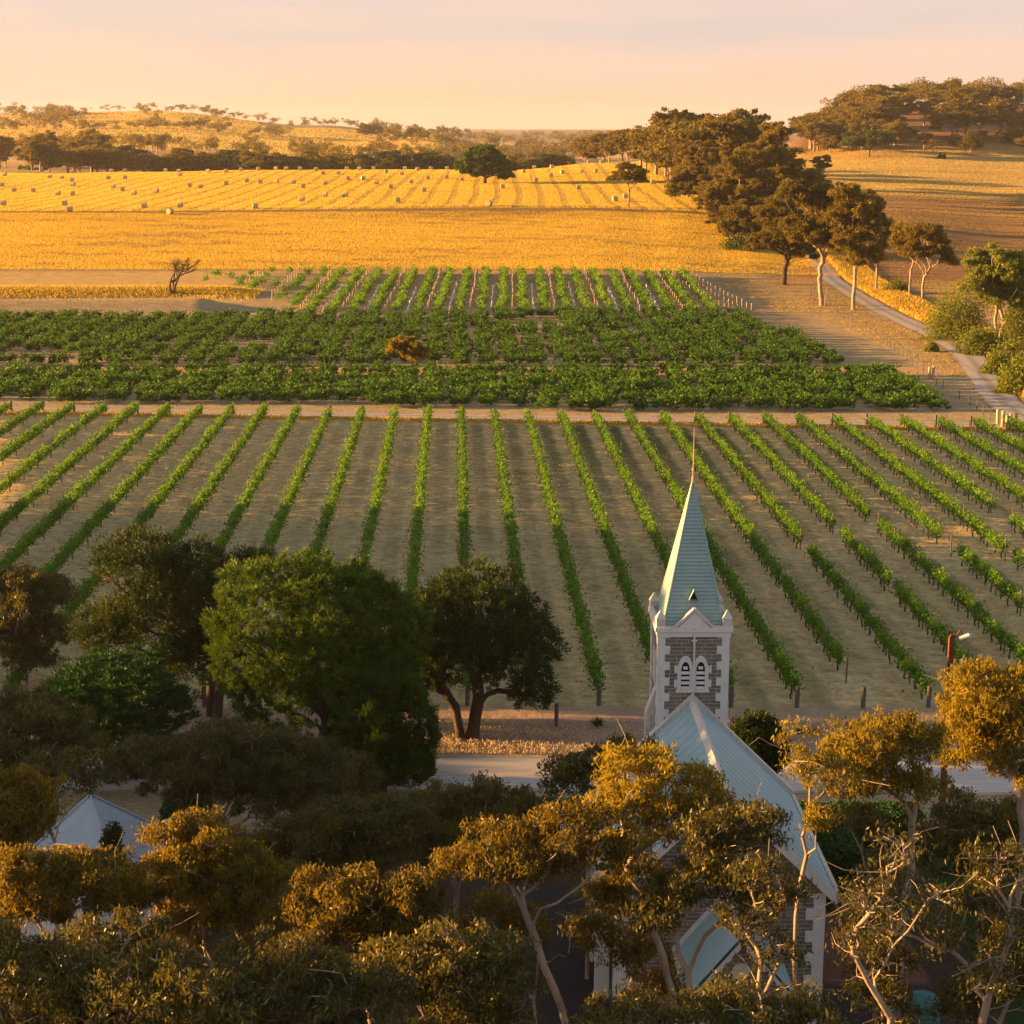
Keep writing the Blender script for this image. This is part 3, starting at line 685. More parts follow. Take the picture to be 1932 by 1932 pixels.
for y in np.arange(190.5, 218.5, 2.75):
    for k in range(-24, 21):
        x = X0 + 3.4*k - (y-Y0r)*ROWK + rngb.normal()*0.35
        if abs(x/y) > 0.335 or x > right_edge_A(y): continue
        if y < track_y(x)+5.5: continue
        if vnoise(np.array([x*0.16]), np.array([y*0.3]), 21)[0] < -0.95: continue
        spots.append((x, y+rngb.normal()*0.25, rngb.uniform(1.0, 1.35)))
for y in np.arange(227.9, 291.0, 3.0):
    for k in range(-30, 22):
        x = X0 + 3.63*k - (y-Y0r)*ROWK + rngb.normal()*0.3
        if abs(x/y) > 0.335 or x > right_edge_B(y): continue
        if y > 291 + 0.02*x: continue
        if x < -44 and y > 287: continue
        gn = vnoise(np.array([x*0.13+3]), np.array([y*0.22]), 23)[0]
        if gn < -0.75 or rngb.rand() < 0.04: continue
        if abs(x+12.5) < 2.2 and abs(y-222) < 6: continue
        spots.append((x, y+rngb.normal()*0.25, rngb.uniform(0.92, 1.25)))
spots.sort(key=lambda s: s[1])
print('bush vines', len(spots))
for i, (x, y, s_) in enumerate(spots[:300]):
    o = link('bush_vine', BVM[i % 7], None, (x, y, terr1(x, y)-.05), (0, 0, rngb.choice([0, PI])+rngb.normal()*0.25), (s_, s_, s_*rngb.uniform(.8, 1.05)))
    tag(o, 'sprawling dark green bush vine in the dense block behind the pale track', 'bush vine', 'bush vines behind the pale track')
def merged(name, items, mat, src=None):
    cs = []; ds = []; vs = []; Ls = []
    src = src or BV
    for i, (x, y, s_) in enumerate(items):
        c, d, v, L = src[i % len(src)]; a = rngb.choice([0, PI])+rngb.normal()*0.25; ca, sa = math.cos(a), math.sin(a)
        R = np.array([[ca, sa, 0], [-sa, ca, 0], [0, 0, 1]]); cs.append(c@R*s_ + np.array([x, y, terr1(x, y)-.05])); ds.append(d@R); vs.append(np.clip(v+rngb.uniform(-.08, .08), 0, 1)); Ls.append(L*s_)
    c = np.concatenate(cs); L = np.concatenate(Ls)
    return leaf_mesh(name, c, np.concatenate(ds), L, L*0.85, np.concatenate(vs), M[mat], rngb)
o = link('bush_vines', merged('bush_vines', spots[300:], 'bushvine')); tag(o, 'mass of sprawling bush vines between the middle lane and the staked rows', 'bush vines', None, 'stuff')

# ------------------------------------------------------------------ upper block: vine rows, wooden stakes, white guards
stake = MB().tube((0,0,-.2), (0,0,1.75), 0.10, 0.09, 7).mesh('vineyard_stake', M['wood'])
guard = MB().tube((0,0,-.1), (0,0,1.0), 0.11, 0.11, 8).mesh('vine_guard', M['whiteplastic'])
def upper_left(y): # left boundary of block
    return -57 + (344-y)*0.42 if y < 338 else -60
UPX = 967; spac = 3.65
xs0 = (967-966)/F*350
nst = ngd = 0
rowsU = []
for k in range(-17, 10):
    xv = xs0 + spac*(k+0.5)      # vine rows
    rowsU.append((k, xv))
nU = len(rowsU)
for n_, (k, xv) in enumerate(rowsU):
    rng = np.random.RandomState(500+k); cenL = []; ldL = []; vL = []; y0 = 292.0
    ylo = y0
    if xv < -38: ylo = 292 + (-38-xv)*2.3
    if xv < -50: ylo = 326
    ylo = min(ylo, 336)
    base = (xv, ylo, terr1(xv, ylo))
    full = 1.0 if xv > -38 else 0.45
    for y in np.arange(ylo, 350, 1.9):
        if rng.rand() > full*0.95: continue
        gn = math.sin(y*0.33+k*2.2)
        if gn < -0.93: continue
        n = int(150*rng.uniform(.7, 1.2)); c = rng.normal(size=(n, 3))*np.array([0.36, 0.75, 0.30]) + np.array([xv+rng.normal()*0.25, y, terr1(xv, y)+1.05]); c[:, 2] += rng.normal()*0.1
        if full < 1:
            b0 = np.array([xv, y, terr1(xv, y)]); q = link('young_vine', leaf_mesh('young_vine', c-b0, rng.normal(size=(n, 3)), rng.uniform(.22, .42, n), rng.uniform(.18, .34, n), np.clip(.5+rng.normal(size=n)*.15, 0, 1), M['vine'], rng), None, tuple(b0)); tag(q, 'single green vine in the sparse patch behind the dam bank', 'vine', 'separate vines behind the dam bank'); continue
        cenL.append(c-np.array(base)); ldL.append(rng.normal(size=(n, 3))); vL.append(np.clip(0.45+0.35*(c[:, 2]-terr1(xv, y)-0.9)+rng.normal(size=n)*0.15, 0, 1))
    if not cenL: continue
    cen = np.concatenate(cenL); n = len(cen); v = np.concatenate(vL)
    place = ORD[n_]+' from the left' if n_ < 14 else ORD[nU-1-n_]+' from the right'
    o = link('vine_row', leaf_mesh('upper_vine_row', cen, np.concatenate(ldL), rng.uniform(.22, .42, n), rng.uniform(.18, .34, n), v, M['vine'], rng), None, base)
    tag(o, 'vine row of the staked upper block, %s' % place, 'vine row', 'vine rows of the staked upper block')
ks = []
for k in range(-17, 13):
    x = xs0 + spac*k
    typ = 'wood' if k % 2 == 0 else 'white'
    if k >= 10: typ = 'wood'
    for y in np.arange(291.5, 351.5, 3.6 if typ == 'wood' else 3.2):
        if typ == 'wood' and x < -38 and y < 292 + (-38-x)*2.6: continue
        if typ == 'white' and (x < -34 or y > 334 - abs(math.sin(k))*8 or x > 30): continue
        if x < -57: continue
        xx = x + rngb.normal()*0.08; yy = y + rngb.normal()*0.2
        if typ == 'white': yy += rngb.normal()*0.5
        if k >= 10: xx = 30.5 + (k-10)*2.4 + (351-y)*0.10
        ks.append((typ, xx, yy, k))
for typ, x, y, k in ks:
    z = terr1(x, y)
    if typ == 'wood':
        o = link('vineyard_stake', stake, None, (x, y, z), (rngb.normal()*.03, rngb.normal()*.03, 0), (1, 1, rngb.uniform(.9, 1.12)))
        if k >= 10: tag(o, 'tan wooden stake in the bare rows at the right edge of the upper block', 'stake', 'bare stakes at the right edge of the upper vines')
        else: tag(o, 'tan wooden stake in a line between two rows of upper vines', 'stake', 'wooden stakes between the upper vines')
    else:
        o = link('vine_guard', guard, None, (x, y, z), (rngb.normal()*.04, rngb.normal()*.04, 0), (1, 1, rngb.uniform(.7, 1.1)))
        tag(o, 'white tube guard round a young vine between two upper rows', 'vine guard', 'white vine guards in the upper block')
print('stakes', len(ks))

# ------------------------------------------------------------------ hay bales
def bale_mesh(seed):
    rng = random.Random(seed); n = 26; R = 0.86; Lh = 0.80; V = []; Fc = []
    rings = [(-Lh, R*0.55), (-Lh-0.02, R*0.8), (-Lh+0.02, R*0.95), (-Lh+0.10, R), (-0.3, R*1.015), (0, R*1.0), (0.3, R*1.015), (Lh-0.10, R), (Lh-0.02, R*0.95), (Lh+0.02, R*0.8), (Lh, R*0.55)]
    for x, r in rings:
        for i in range(n):
            a = 2*PI*i/n; q = r*(1+rng.uniform(-.012, .012)); z = math.sin(a)*q+R
            if z < 0.06: z = 0.0
            V.append((x, math.cos(a)*q, z))
    m = len(rings)
    for j in range(m-1):
        for i in range(n): k = (i+1) % n; Fc.append((j*n+i, j*n+k, (j+1)*n+k, (j+1)*n+i))
    Fc.append(tuple(range(n))[::-1]); Fc.append(tuple((m-1)*n+i for i in range(n)))
    me = bpy.data.meshes.new('hay_bale'); me.from_pydata(V, [], Fc); me.materials.append(M['straw']); return me
bales = [bale_mesh(i) for i in range(3)]
b1 = [(27,467),(275,480),(341,485),(398,500),(402,524),(12,527),(78,556),(184,558),(320,575),(401,578),(19,632),(357,632),(385,667),(615,443),(690,440),(598,487),(690,487),(400,446),(625,537),(676,551),(740,573),(862,561),(796,644),(995,642),(915,446),(988,450),(994,469),(1046,530),(1107,537),(1150,450),(1248,450),(1248,516),(1331,442),(1427,438),(1523,433),(1581,436),(1657,436),(1745,440),(1783,459),(1867,459),(1915,433),(1362,503),(1436,510),(1527,510),(1622,512),(1673,536),(1796,517),(1795,584),(1907,583),(1667,608),(1410,650)]
b2 = [(40,432),(107,437),(187,433),(255,452),(341,463),(359,432),(429,440),(502,433),(591,430),(44,490),(127,489),(200,516),(280,537),(393,509),(485,488),(588,482),(464,556),(28,583),(319,613),(673,495),(897,537),(1014,452),(1073,428),(1081,499),(1170,426),(1164,472),(1227,457),(1335,449),(1412,450),(1316,540),(1518,608),(1577,592),(1727,510),(1444,386)]
def cpx(off, sc, p): return ((off[0]+p[0]/sc)/1.06, (off[1]+p[1]/sc)/1.06)
bl = [(cpx((0,180), 2.76, p), 0) for p in b1] + [(cpx((680,180), 2.76, p), 0) for p in b2] + [(cpx((0,180), 2.76, (940,680)), 1), (cpx((680,180), 2.76, (822,633)), 2)]
for i, ((px, py), sp_) in enumerate(bl):
    x, y, z = hit(px, py+2.5, 380)
    if y > 790: x, y, z = atY(px, py, 705); z = terr1(x, y)
    o = link('hay_bale', bales[i % 3], None, (x, y, z-.03), (0, 0, rngb.normal()*0.12 if not sp_ else (1.05 if sp_ == 1 else 1.25)), (.88, .88, .88))
    if sp_ == 1: tag(o, 'round straw bale turned end-on at the lower left edge of the bale field', 'hay bale', 'straw bales on the stubble')
    elif sp_ == 2: tag(o, 'round straw bale with its bright yellow end showing, below the big field tree', 'hay bale', 'straw bales on the stubble')
    else: tag(o, 'grey-gold straw bale seen side-on standing on the striped stubble', 'hay bale', 'straw bales on the stubble')
# ------------------------------------------------------------------ church
def mat_stone():
    s = NT('coursed_stone'); tc = s.n('ShaderNodeTexCoord'); uv = tc.outputs['UV']
    P = tc.outputs['Object']; wob = s.noise(P, 3.0, 3); 
    br = s.n('ShaderNodeTexBrick'); br.offset = 0.43; br.squash = 1.35; br.squash_frequency = 3
    vadd = s.n('ShaderNodeVectorMath', operation='ADD'); s.l(uv, vadd.inputs[0]); cmb = s.n('ShaderNodeCombineXYZ'); s.put(cmb.inputs[0], s.rng(wob, 0, 1, -.02, .02)); s.put(cmb.inputs[1], s.rng(wob, 0, 1, -.012, .012)); s.l(cmb.outputs[0], vadd.inputs[1])
    s.l(vadd.outputs[0], br.inputs['Vector'])
    br.inputs['Scale'].default_value = 1.0; br.inputs['Brick Width'].default_value = 0.46; br.inputs['Row Height'].default_value = 0.155; br.inputs['Mortar Size'].default_value = 0.011
    br.inputs['Color1'].default_value = (0.0, 0.0, 0.0, 1); br.inputs['Color2'].default_value = (1, 1, 1, 1); br.inputs['Mortar'].default_value = (0.5, 0.5, 0.5, 1)
    r = s.n('ShaderNodeValToRGB'); e = r.color_ramp.elements; r.color_ramp.interpolation = 'LINEAR'
    e[0].color = (0.15, 0.135, 0.115, 1); e[1].color = (0.32, 0.28, 0.22, 1); q = e.new(0.35); q.color = (0.23, 0.20, 0.165, 1); q = e.new(0.60); q.color = (0.27, 0.20, 0.14, 1); q = e.new(0.75); q.color = (0.20, 0.12, 0.075, 1)
    s.l(br.outputs['Color'], r.inputs[0]); n = s.noise(P, 5, 6, 0.7)
    c = s.mix(s.math('MULTIPLY', n, 0.6), r.outputs[0], (0.10, 0.09, 0.08)); c = s.mix(s.rng(n, 0.6, 0.75, 0, 0.35), c, (0.30, 0.26, 0.2))
    c = s.mix(br.outputs['Fac'], c, (0.46, 0.42, 0.36))
    return s.finish(c, 0.9, bump=s.math('SUBTRACT', s.math('MULTIPLY', n, 0.5), br.outputs['Fac']), bstr=0.6, bdist=0.02)
def mat_paint(name, a, b, dirt, amt=0.4, sc=2.0):
    s = NT(name); tc = s.n('ShaderNodeTexCoord'); P = tc.outputs['Object']
    n = s.noise(s.mapv(P, (1, 1, 0.45)), sc, 6, 0.7); n2 = s.noise(P, 14, 4, 0.7)
    c = s.mix(s.rng(n, 0.35, 0.65), a, b); c = s.mix(s.rng(s.math('ADD', n, s.math('MULTIPLY', n2, 0.25)), 0.66, 0.82, 0, amt), c, dirt)
    return s.finish(c, 0.75, bump=n2, bstr=0.15, bdist=0.01)
def mat_iron(name, a, b, dirx='x', pitch=0.076, rust=0.15):
    s = NT(name); tc = s.n('ShaderNodeTexCoord'); P = tc.outputs['Object']; q = s.n('ShaderNodeSeparateXYZ'); s.l(P, q.inputs[0])
    w = s.math('SINE', s.math('MULTIPLY', q.outputs[1 if dirx == 'y' else 0], 2*PI/pitch)); n = s.noise(P, 1.1, 6, 0.7); n3 = s.noise(s.mapv(P, (6, 6, 0.8) if dirx == 'x' else (0.8, 9, 0.8)), 1.4, 5, 0.7)
    c = s.mix(s.rng(n, 0.3, 0.7), a, b); c = s.mix(s.rng(n3, 0.5, 0.75, 0, 0.3), c, tuple(x*1.25 for x in b)); c = s.mix(s.rng(n, 0.62, 0.8, 0, rust), c, (0.16, 0.11, 0.08))
    # lap joints
    return s.finish(c, 0.5, bump=w, bstr=0.35, bdist=0.015, spec=0.4)
M['stone'] = mat_stone()
M['white'] = mat_paint('white_limewash', (0.60, 0.60, 0.57), (0.72, 0.71, 0.68), (0.34, 0.28, 0.2), 0.35)
M['cream'] = mat_paint('stained_white', (0.50, 0.46, 0.40), (0.66, 0.63, 0.57), (0.30, 0.20, 0.11), 0.7, 3.0)
M['roof'] = mat_iron('pale_blue_iron', (0.24, 0.385, 0.415), (0.30, 0.455, 0.48), 'y')
M['spire'] = mat_paint('spire_boards', (0.23, 0.36, 0.35), (0.30, 0.43, 0.41), (0.22, 0.24, 0.19), 0.6, 1.5)
M['shedroof'] = mat_iron('grey_blue_iron', (0.30, 0.38, 0.44), (0.40, 0.48, 0.53), 'x', 0.1)
M['green'] = simplemat('dark_green_paint', (0.012, 0.05, 0.035), (0.02, 0.07, 0.05), 4, 0.5, 0.1)
M['darkin'] = simplemat('interior_shade', (0.012, 0.010, 0.009), (0.02, 0.018, 0.015), 4, 0.9, 0.0)  # near-black colour standing for the shade inside openings
M['gilt'] = simplemat('weathered_copper_rod', (0.28, 0.17, 0.09), (0.45, 0.32, 0.18), 10, 0.6, 0.1)
M['rust'] = simplemat('rust_stobie', (0.12, 0.035, 0.015), (0.22, 0.07, 0.03), 5, 0.8, 0.4)
M['teal'] = simplemat('teal_tank', (0.03, 0.11, 0.11), (0.05, 0.16, 0.155), 2, 0.5, 0.1)
M['glass'] = simplemat('dark_window', (0.02, 0.025, 0.03), (0.03, 0.035, 0.04), 2, 0.15, 0.0, spec=0.6)

CH = thing('church', 'stone church with white quoins, pale blue roof and tall blue-green spire among the gums', 'church', (7.1, 63.0, 0), math.radians(0.86))
def quoins(xa, xb, ya, yb, z0, z1, long_=0.46, short=0.28, hh=0.30, th=0.05, sx=1, sy=1):
    """corner at (xa,ya); sx,sy = direction in which the wall runs from the corner"""
    m = MB(); z = z0; i = 0
    while z < z1-0.05:
        ztop = min(z+hh, z1); L = long_ if i % 2 == 0 else short; K = short if i % 2 == 0 else long_
        x0, x1 = sorted((xa - sx*th, xa + sx*L)); y0, y1 = sorted((ya - sy*th, ya + sy*0.06))
        m.box(x0, x1, y0, y1, z, ztop)
        x0, x1 = sorted((xa - sx*(th-.003), xa + sx*0.06)); y0, y1 = sorted((ya - sy*(th-.003) + sy*0.02, ya + sy*K)); m.box(x0, x1, y0+0.0, y1, z+.002, ztop-.002)
        z = ztop; i += 1
    return m
# tower
TW, TY0, TD, TZ = 1.36, 0.32, 2.76, 11.75
tw = part('tower_wall', MB().box(-TW, TW, TY0, TY0+TD, 0, TZ), M['stone'], CH)
for sx, sy, x, y in ((1, 1, -TW, TY0), (-1, 1, TW, TY0), (1, -1, -TW, TY0+TD), (-1, -1, TW, TY0+TD)):
    part('quoin', quoins(x, 0, y, 0, 0.0, TZ, sx=sx, sy=sy, long_=0.44, short=0.25, hh=0.325), M['white'], tw)
cn = MB().box(-TW-.09, TW+.09, TY0-.09, TY0+TD+.09, TZ+.001, TZ+.22); cn.box(-TW-.16, TW+.16, TY0-.16, TY0+TD+.16, TZ+.222, TZ+.40)
part('cornice', cn, M['white'], tw)
for sx in (-1, 1):
    for y in (TY0+.08, TY0+TD-.08):
        pr = MB(); x = sx*(TW-.06); pr.box(x-.17, x+.17, y-.17, y+.17, TZ+.402, TZ+.72)
        pr.v += [(x-.2, y-.2, TZ+.72), (x+.2, y-.2, TZ+.72), (x+.2, y+.2, TZ+.72), (x-.2, y+.2, TZ+.72), (x, y, TZ+1.08)]; b = 8; pr.f += [(b,b+1,b+4), (b+1,b+2,b+4), (b+2,b+3,b+4), (b+3,b,b+4), (b+3,b+2,b+1,b)]
        part('pinnacle', pr, M['cream'], tw)
    part('parapet', MB().box(sx*(TW+.05)-.06, sx*(TW+.05)+.06, TY0+.3, TY0+TD-.3, TZ+.402, TZ+.56), M['cream'], tw)
# gablets on each face
for (yy, s_) in ((TY0-.05, -1), (TY0+TD+.05, 1)):
    gb = MB(); gt = MB(); gb.prism([(-.62, TZ+.404), (.62, TZ+.404), (0, TZ+1.02)], yy-.07, yy+.07)
    for sx in (-1, 1):
        a = Vector((sx*.74, 0, TZ+.41)); b = Vector((0, 0, TZ+1.13)); d = (b-a).normalized(); n = Vector((-d.z, 0, d.x))*(.05 if sx < 0 else -.05)
        pts = [(a-n), (b-n), (b+n), (a+n)]
        gt.prism([(p.x, p.z) for p in (pts if sx > 0 else pts[::-1])], yy-.11, yy+.11)
    gi = part('gablet', gb, M['white'], tw); part('coping', gt, M['cream'], gi)
def arch(w, h, n=7):
    sp_ = h - w*0.95; pts = [(-w/2, 0.0), (-w/2, sp_*0.33), (-w/2, sp_*0.66), (-w/2, sp_)]
    for i in range(1, n+1):
        t = i/n; pts.append((-w/2 + w/2*(1-math.cos(t*PI/2*0.98))**0.9 if False else -w/2*(1-t**1.55), sp_+(h-sp_)*math.sin(t*PI/2)**0.92))
    pts[-1] = (0, h)
    return pts + [(-x, z) for x, z in reversed(pts[:-1])]
for cx in (-.30, .30):
    zb = TZ-2.28
    o_ = arch(0.62, 1.50); i_ = arch(0.34, 1.14); m = MB(); n = len(o_)
    V = []; yf = TY0-.07; yb = TY0+.02
    for yy in (yf, yb): V += [(cx+x, yy, zb+z) for x, z in o_] + [(cx+x, yy, zb+z+.12) for x, z in i_]
    Fq = []
    for k in range(n-1):
        Fq.append((k+1, k, n+k, n+k+1)); Fq.append((2*n+k, 2*n+k+1, k+1, k)[::-1]); Fq.append((n+k, n+k+1, 3*n+k+1, 3*n+k)[::-1])
    Fq.append((0, n-1, 2*n-1, n)); Fq.append((0, n-1, 3*n-1, 2*n)); Fq.append((n, 2*n-1, 4*n-1, 3*n)); Fq.append((0, n, 3*n, 2*n)); Fq.append((n-1, 2*n-1, 4*n-1, 3*n-1))
    m.v = V; m.f = Fq
    sgn = -1 if cx < 0 else 1
    for zz in (0.22, 0.80): m.box(*sorted((cx+sgn*.305, cx+sgn*.43)), TY0-.066, TY0+.02, zb+zz-.0, zb+zz+.3)
    m.box(*sorted((cx+sgn*.305, cx+sgn*.36)), TY0-.064, TY0+.02, zb, zb+.12)
    w = part('window', m, M['white'], tw)
    b_ = MB(); b_.v = [(cx+x, TY0-.012, zb+.12+z) for x, z in i_]; b_.f = [tuple(range(n))[::-1]]
    b_.box(cx-.2, cx+.2, TY0-.018, TY0-.014, zb+.125, zb+.13)
    part('dark_panel', b_, M['darkin'], w)  # flat dark panel, the opening's shade put into its colour
    l_ = MB()
    for q in range(5):
        z = zb+.13+q*.205; wq = .162 if q < 4 else .09
        l_.quadbox([(cx-wq, TY0-.062, z), (cx+wq, TY0-.062, z), (cx+wq, TY0-.02, z+.10), (cx-wq, TY0-.02, z+.10), (cx-wq, TY0-.066, z+.015), (cx+wq, TY0-.066, z+.015), (cx+wq, TY0-.024, z+.115), (cx-wq, TY0-.024, z+.115)])
    part('louvre', l_, M['white'], w)
dp = MB().tube((0.02, TY0-.13, 9.3), (0.02, TY0-.13, TZ+.33), 0.035, n=8).box(-.03, .07, TY0-.16, TY0-.05, TZ+.30, TZ+.38).box(-.10, .14, TY0-.15, TY0-.06, TZ-.16, TZ-.11)
part('flue_pipe', dp, M['white'], tw)
# side louvres on the west face of the tower
ws = MB()
for q in (-.3, .3): ws.box(-TW-.03, -TW+.01, TY0+TD/2+q-.24, TY0+TD/2+q+.24, TZ-2.28, TZ-.9)
part('side_window', ws, M['cream'], tw)
bt = MB().quadbox([(-TW-.42, TY0+.5, 0), (-TW+.02, TY0+.5, 0), (-TW+.02, TY0+1.0, 0), (-TW-.42, TY0+1.0, 0), (-TW-.42, TY0+.5, 8.4), (-TW+.02, TY0+.5, 9.6), (-TW+.02, TY0+1.0, 9.6), (-TW-.42, TY0+1.0, 8.4)])
part('buttress', bt, M['cream'], tw)
# spire: lapped boards, four faces
SPZ0, SPZ1, SPH = TZ+.30, 17.72, 1.19; cyS = TY0+TD/2; m = MB(); NCO = 40
for i in range(NCO):
    f0 = i/NCO; f1 = (i+1)/NCO; f1b = min(1, f1+0.002)
    a = SPH*(1-f0)+0.045; b = SPH*(1-f1)-0.006; z0 = SPZ0+(SPZ1-SPZ0)*f0; z1 = SPZ0+(SPZ1-SPZ0)*f1
    m.quadbox([(-a, cyS-a, z0), (a, cyS-a, z0), (a, cyS+a, z0), (-a, cyS+a, z0), (-b, cyS-b, z1), (b, cyS-b, z1), (b, cyS+b, z1), (-b, cyS+b, z1)])
spi = part('spire', m, M['spire'], CH)
m = MB()
for sx in (-1, 1):
    for sy in (-1, 1): m.tube((sx*(SPH+.02), cyS+sy*(SPH+.02), SPZ0), (0, cyS, SPZ1+.03), 0.055, 0.03, 8)
part('hip_trim', m, M['spire'], spi)
vz = SPZ0+1.15; vy = cyS-SPH*(1-1.15/(SPZ1-SPZ0))
m = MB().prism([(-.14, vz-.02), (.14, vz-.02), (0, vz+.30)], vy-.16, vy+.12)
va = part('vent', m, M['darkin'], spi)
m = MB()
for sx in (-1, 1): 
    m.slab(*( [(sx*.20, vy-.22, vz-.05), (0, vy-.22, vz+.38), (0, vy+.2, vz+.38), (sx*.20, vy+.2, vz-.05)] if sx < 0 else [(0, vy-.22, vz+.38), (sx*.20, vy-.22, vz-.05), (sx*.20, vy+.2, vz-.05), (0, vy+.2, vz+.38)]), .03)
part('hood', m, M['spire'], va)
m = MB().tube((0, cyS, SPZ1-.25), (0, cyS, SPZ1+.15), .075, .05, 8).tube((0, cyS, SPZ1+.1), (0, cyS, 19.75), .03, .012, 8)
m.tube((0, cyS, SPZ1+.35), (0, cyS, SPZ1+.45), .06, .06, 8).tube((0, cyS, SPZ1+.9), (0, cyS, SPZ1+.95), .045, .045, 8)
part('finial', m, M['gilt'], spi)
# nave
NW, NL, EZ, RZ = 3.62, 8.7, 5.55, 9.12
m = MB().prism([(-NW, 0), (NW, 0), (NW, EZ), (0, RZ-.05), (-NW, EZ)], -NL, 0.0)
nv = part('nave_wall', m, M['stone'], CH)
sl_ = (RZ-EZ)/NW
m = MB()
for sx in (-1, 1):
    ex = NW+.38; ez = RZ+.12-sl_*ex
    for i, (f0, f1) in enumerate(((0, .345), (.335, .68), (.67, 1))):     # three lapped runs of sheet
        lz = -.018*i; xa, za = sx*ex*f1, RZ+.12+(ez-RZ-.12)*f1+lz; xb, zb2 = sx*ex*f0, RZ+.12+(ez-RZ-.12)*f0+lz
        q = [(xa, -NL-.32, za), (xb, -NL-.32, zb2), (xb, -.02, zb2), (xa, -.02, za)]
        if sx > 0: q = [q[1], q[0], q[3], q[2]]
        m.slab(*q, .05)
        for j in range(12):      # lapped sheet edges
            yj = -NL-.1+j*.74+.13*i; p0 = Vector((xa, yj, za+.004)); p1 = Vector((xb, yj, zb2+.004)); m.tube(p0, p1, .012, n=4)
rf = part('roof', m, M['roof'], CH)
m = MB()
for sx in (-1, 1):
    q = [(sx*.17, -NL-.34, RZ+.165-sl_*.17), (0, -NL-.34, RZ+.175), (0, -.02, RZ+.175), (sx*.17, -.02, RZ+.165-sl_*.17)]
    if sx > 0: q = [q[1], q[0], q[3], q[2]]
    m.slab(*q, .03)
part('ridge_cap', m, M['cream'], rf)
def rake(m, hw, zr, ze_x, y0, y1, lo, hi):
    """sloping board pair following the gable: lo/hi offsets measured vertically"""
    for sx in (-1, 1):
        z0 = zr - sl_*ze_x
        pts = [(0, zr+lo), (sx*ze_x, z0+lo), (sx*ze_x, z0+hi), (0, zr+hi)]
        if sx < 0: pts = pts[::-1]
        m.prism(pts, y0, y1)
m = MB(); rake(m, NW, RZ+.12, NW+.52, -.02, .33, -.25, .20); part('parapet_coping', m, M['cream'], nv)
m = MB(); rake(m, NW, RZ+.12, NW+.40, -NL-.36, -NL-.322, -.42, .03); part('barge_board', m, M['white'], rf)
m = MB()
for sx in (-1, 1): part('gutter', MB().box(*sorted((sx*(NW+.36), sx*(NW+.50))), -NL-.3, 0, EZ-.36, EZ-.22), M['cream'], rf)
for sx, sy, x, y in ((1, 1, -NW, -NL), (-1, 1, NW, -NL), (1, -1, -NW, 0), (-1, -1, NW, 0)):
    part('quoin', quoins(x, 0, y, 0, 0.0, EZ-.35, sx=sx, sy=sy, long_=0.62, short=0.36, hh=0.42), M['white'], nv)
for sx in (-1, 1):
    for y in (-6.2, -3.4, -0.9):
        part('buttress', MB().quadbox([(sx*NW-.0 if sx > 0 else sx*NW-.55, y-.22, 0), (sx*NW+.55 if sx > 0 else sx*NW, y-.22, 0), (sx*NW+.55 if sx > 0 else sx*NW, y+.22, 0), (sx*NW if sx > 0 else sx*NW-.55, y+.22, 0),
            (sx*NW if sx > 0 else sx*NW-.55, y-.22, 4.2 if sx > 0 else 3.2), (sx*NW+.55 if sx > 0 else sx*NW, y-.22, 3.2 if sx > 0 else 4.2), (sx*NW+.55 if sx > 0 else sx*NW, y+.22, 3.2 if sx > 0 else 4.2), (sx*NW if sx > 0 else sx*NW-.55, y+.22, 4.2 if sx > 0 else 3.2)]), M['white'], nv)
part('downpipe', MB().tube((-NW-.14, -NL+.25, 0), (-NW-.14, -NL+.25, EZ-.3), .05, n=8), M['green'], nv)
# front lancets either side of porch and round vent above
for cx in (-2.3, 2.9):
    pass
m = MB().tube((0.0, -NL-.05, 6.9), (0.0, -NL+.02, 6.9), .42, n=24); part('vent', m, M['white'], nv)
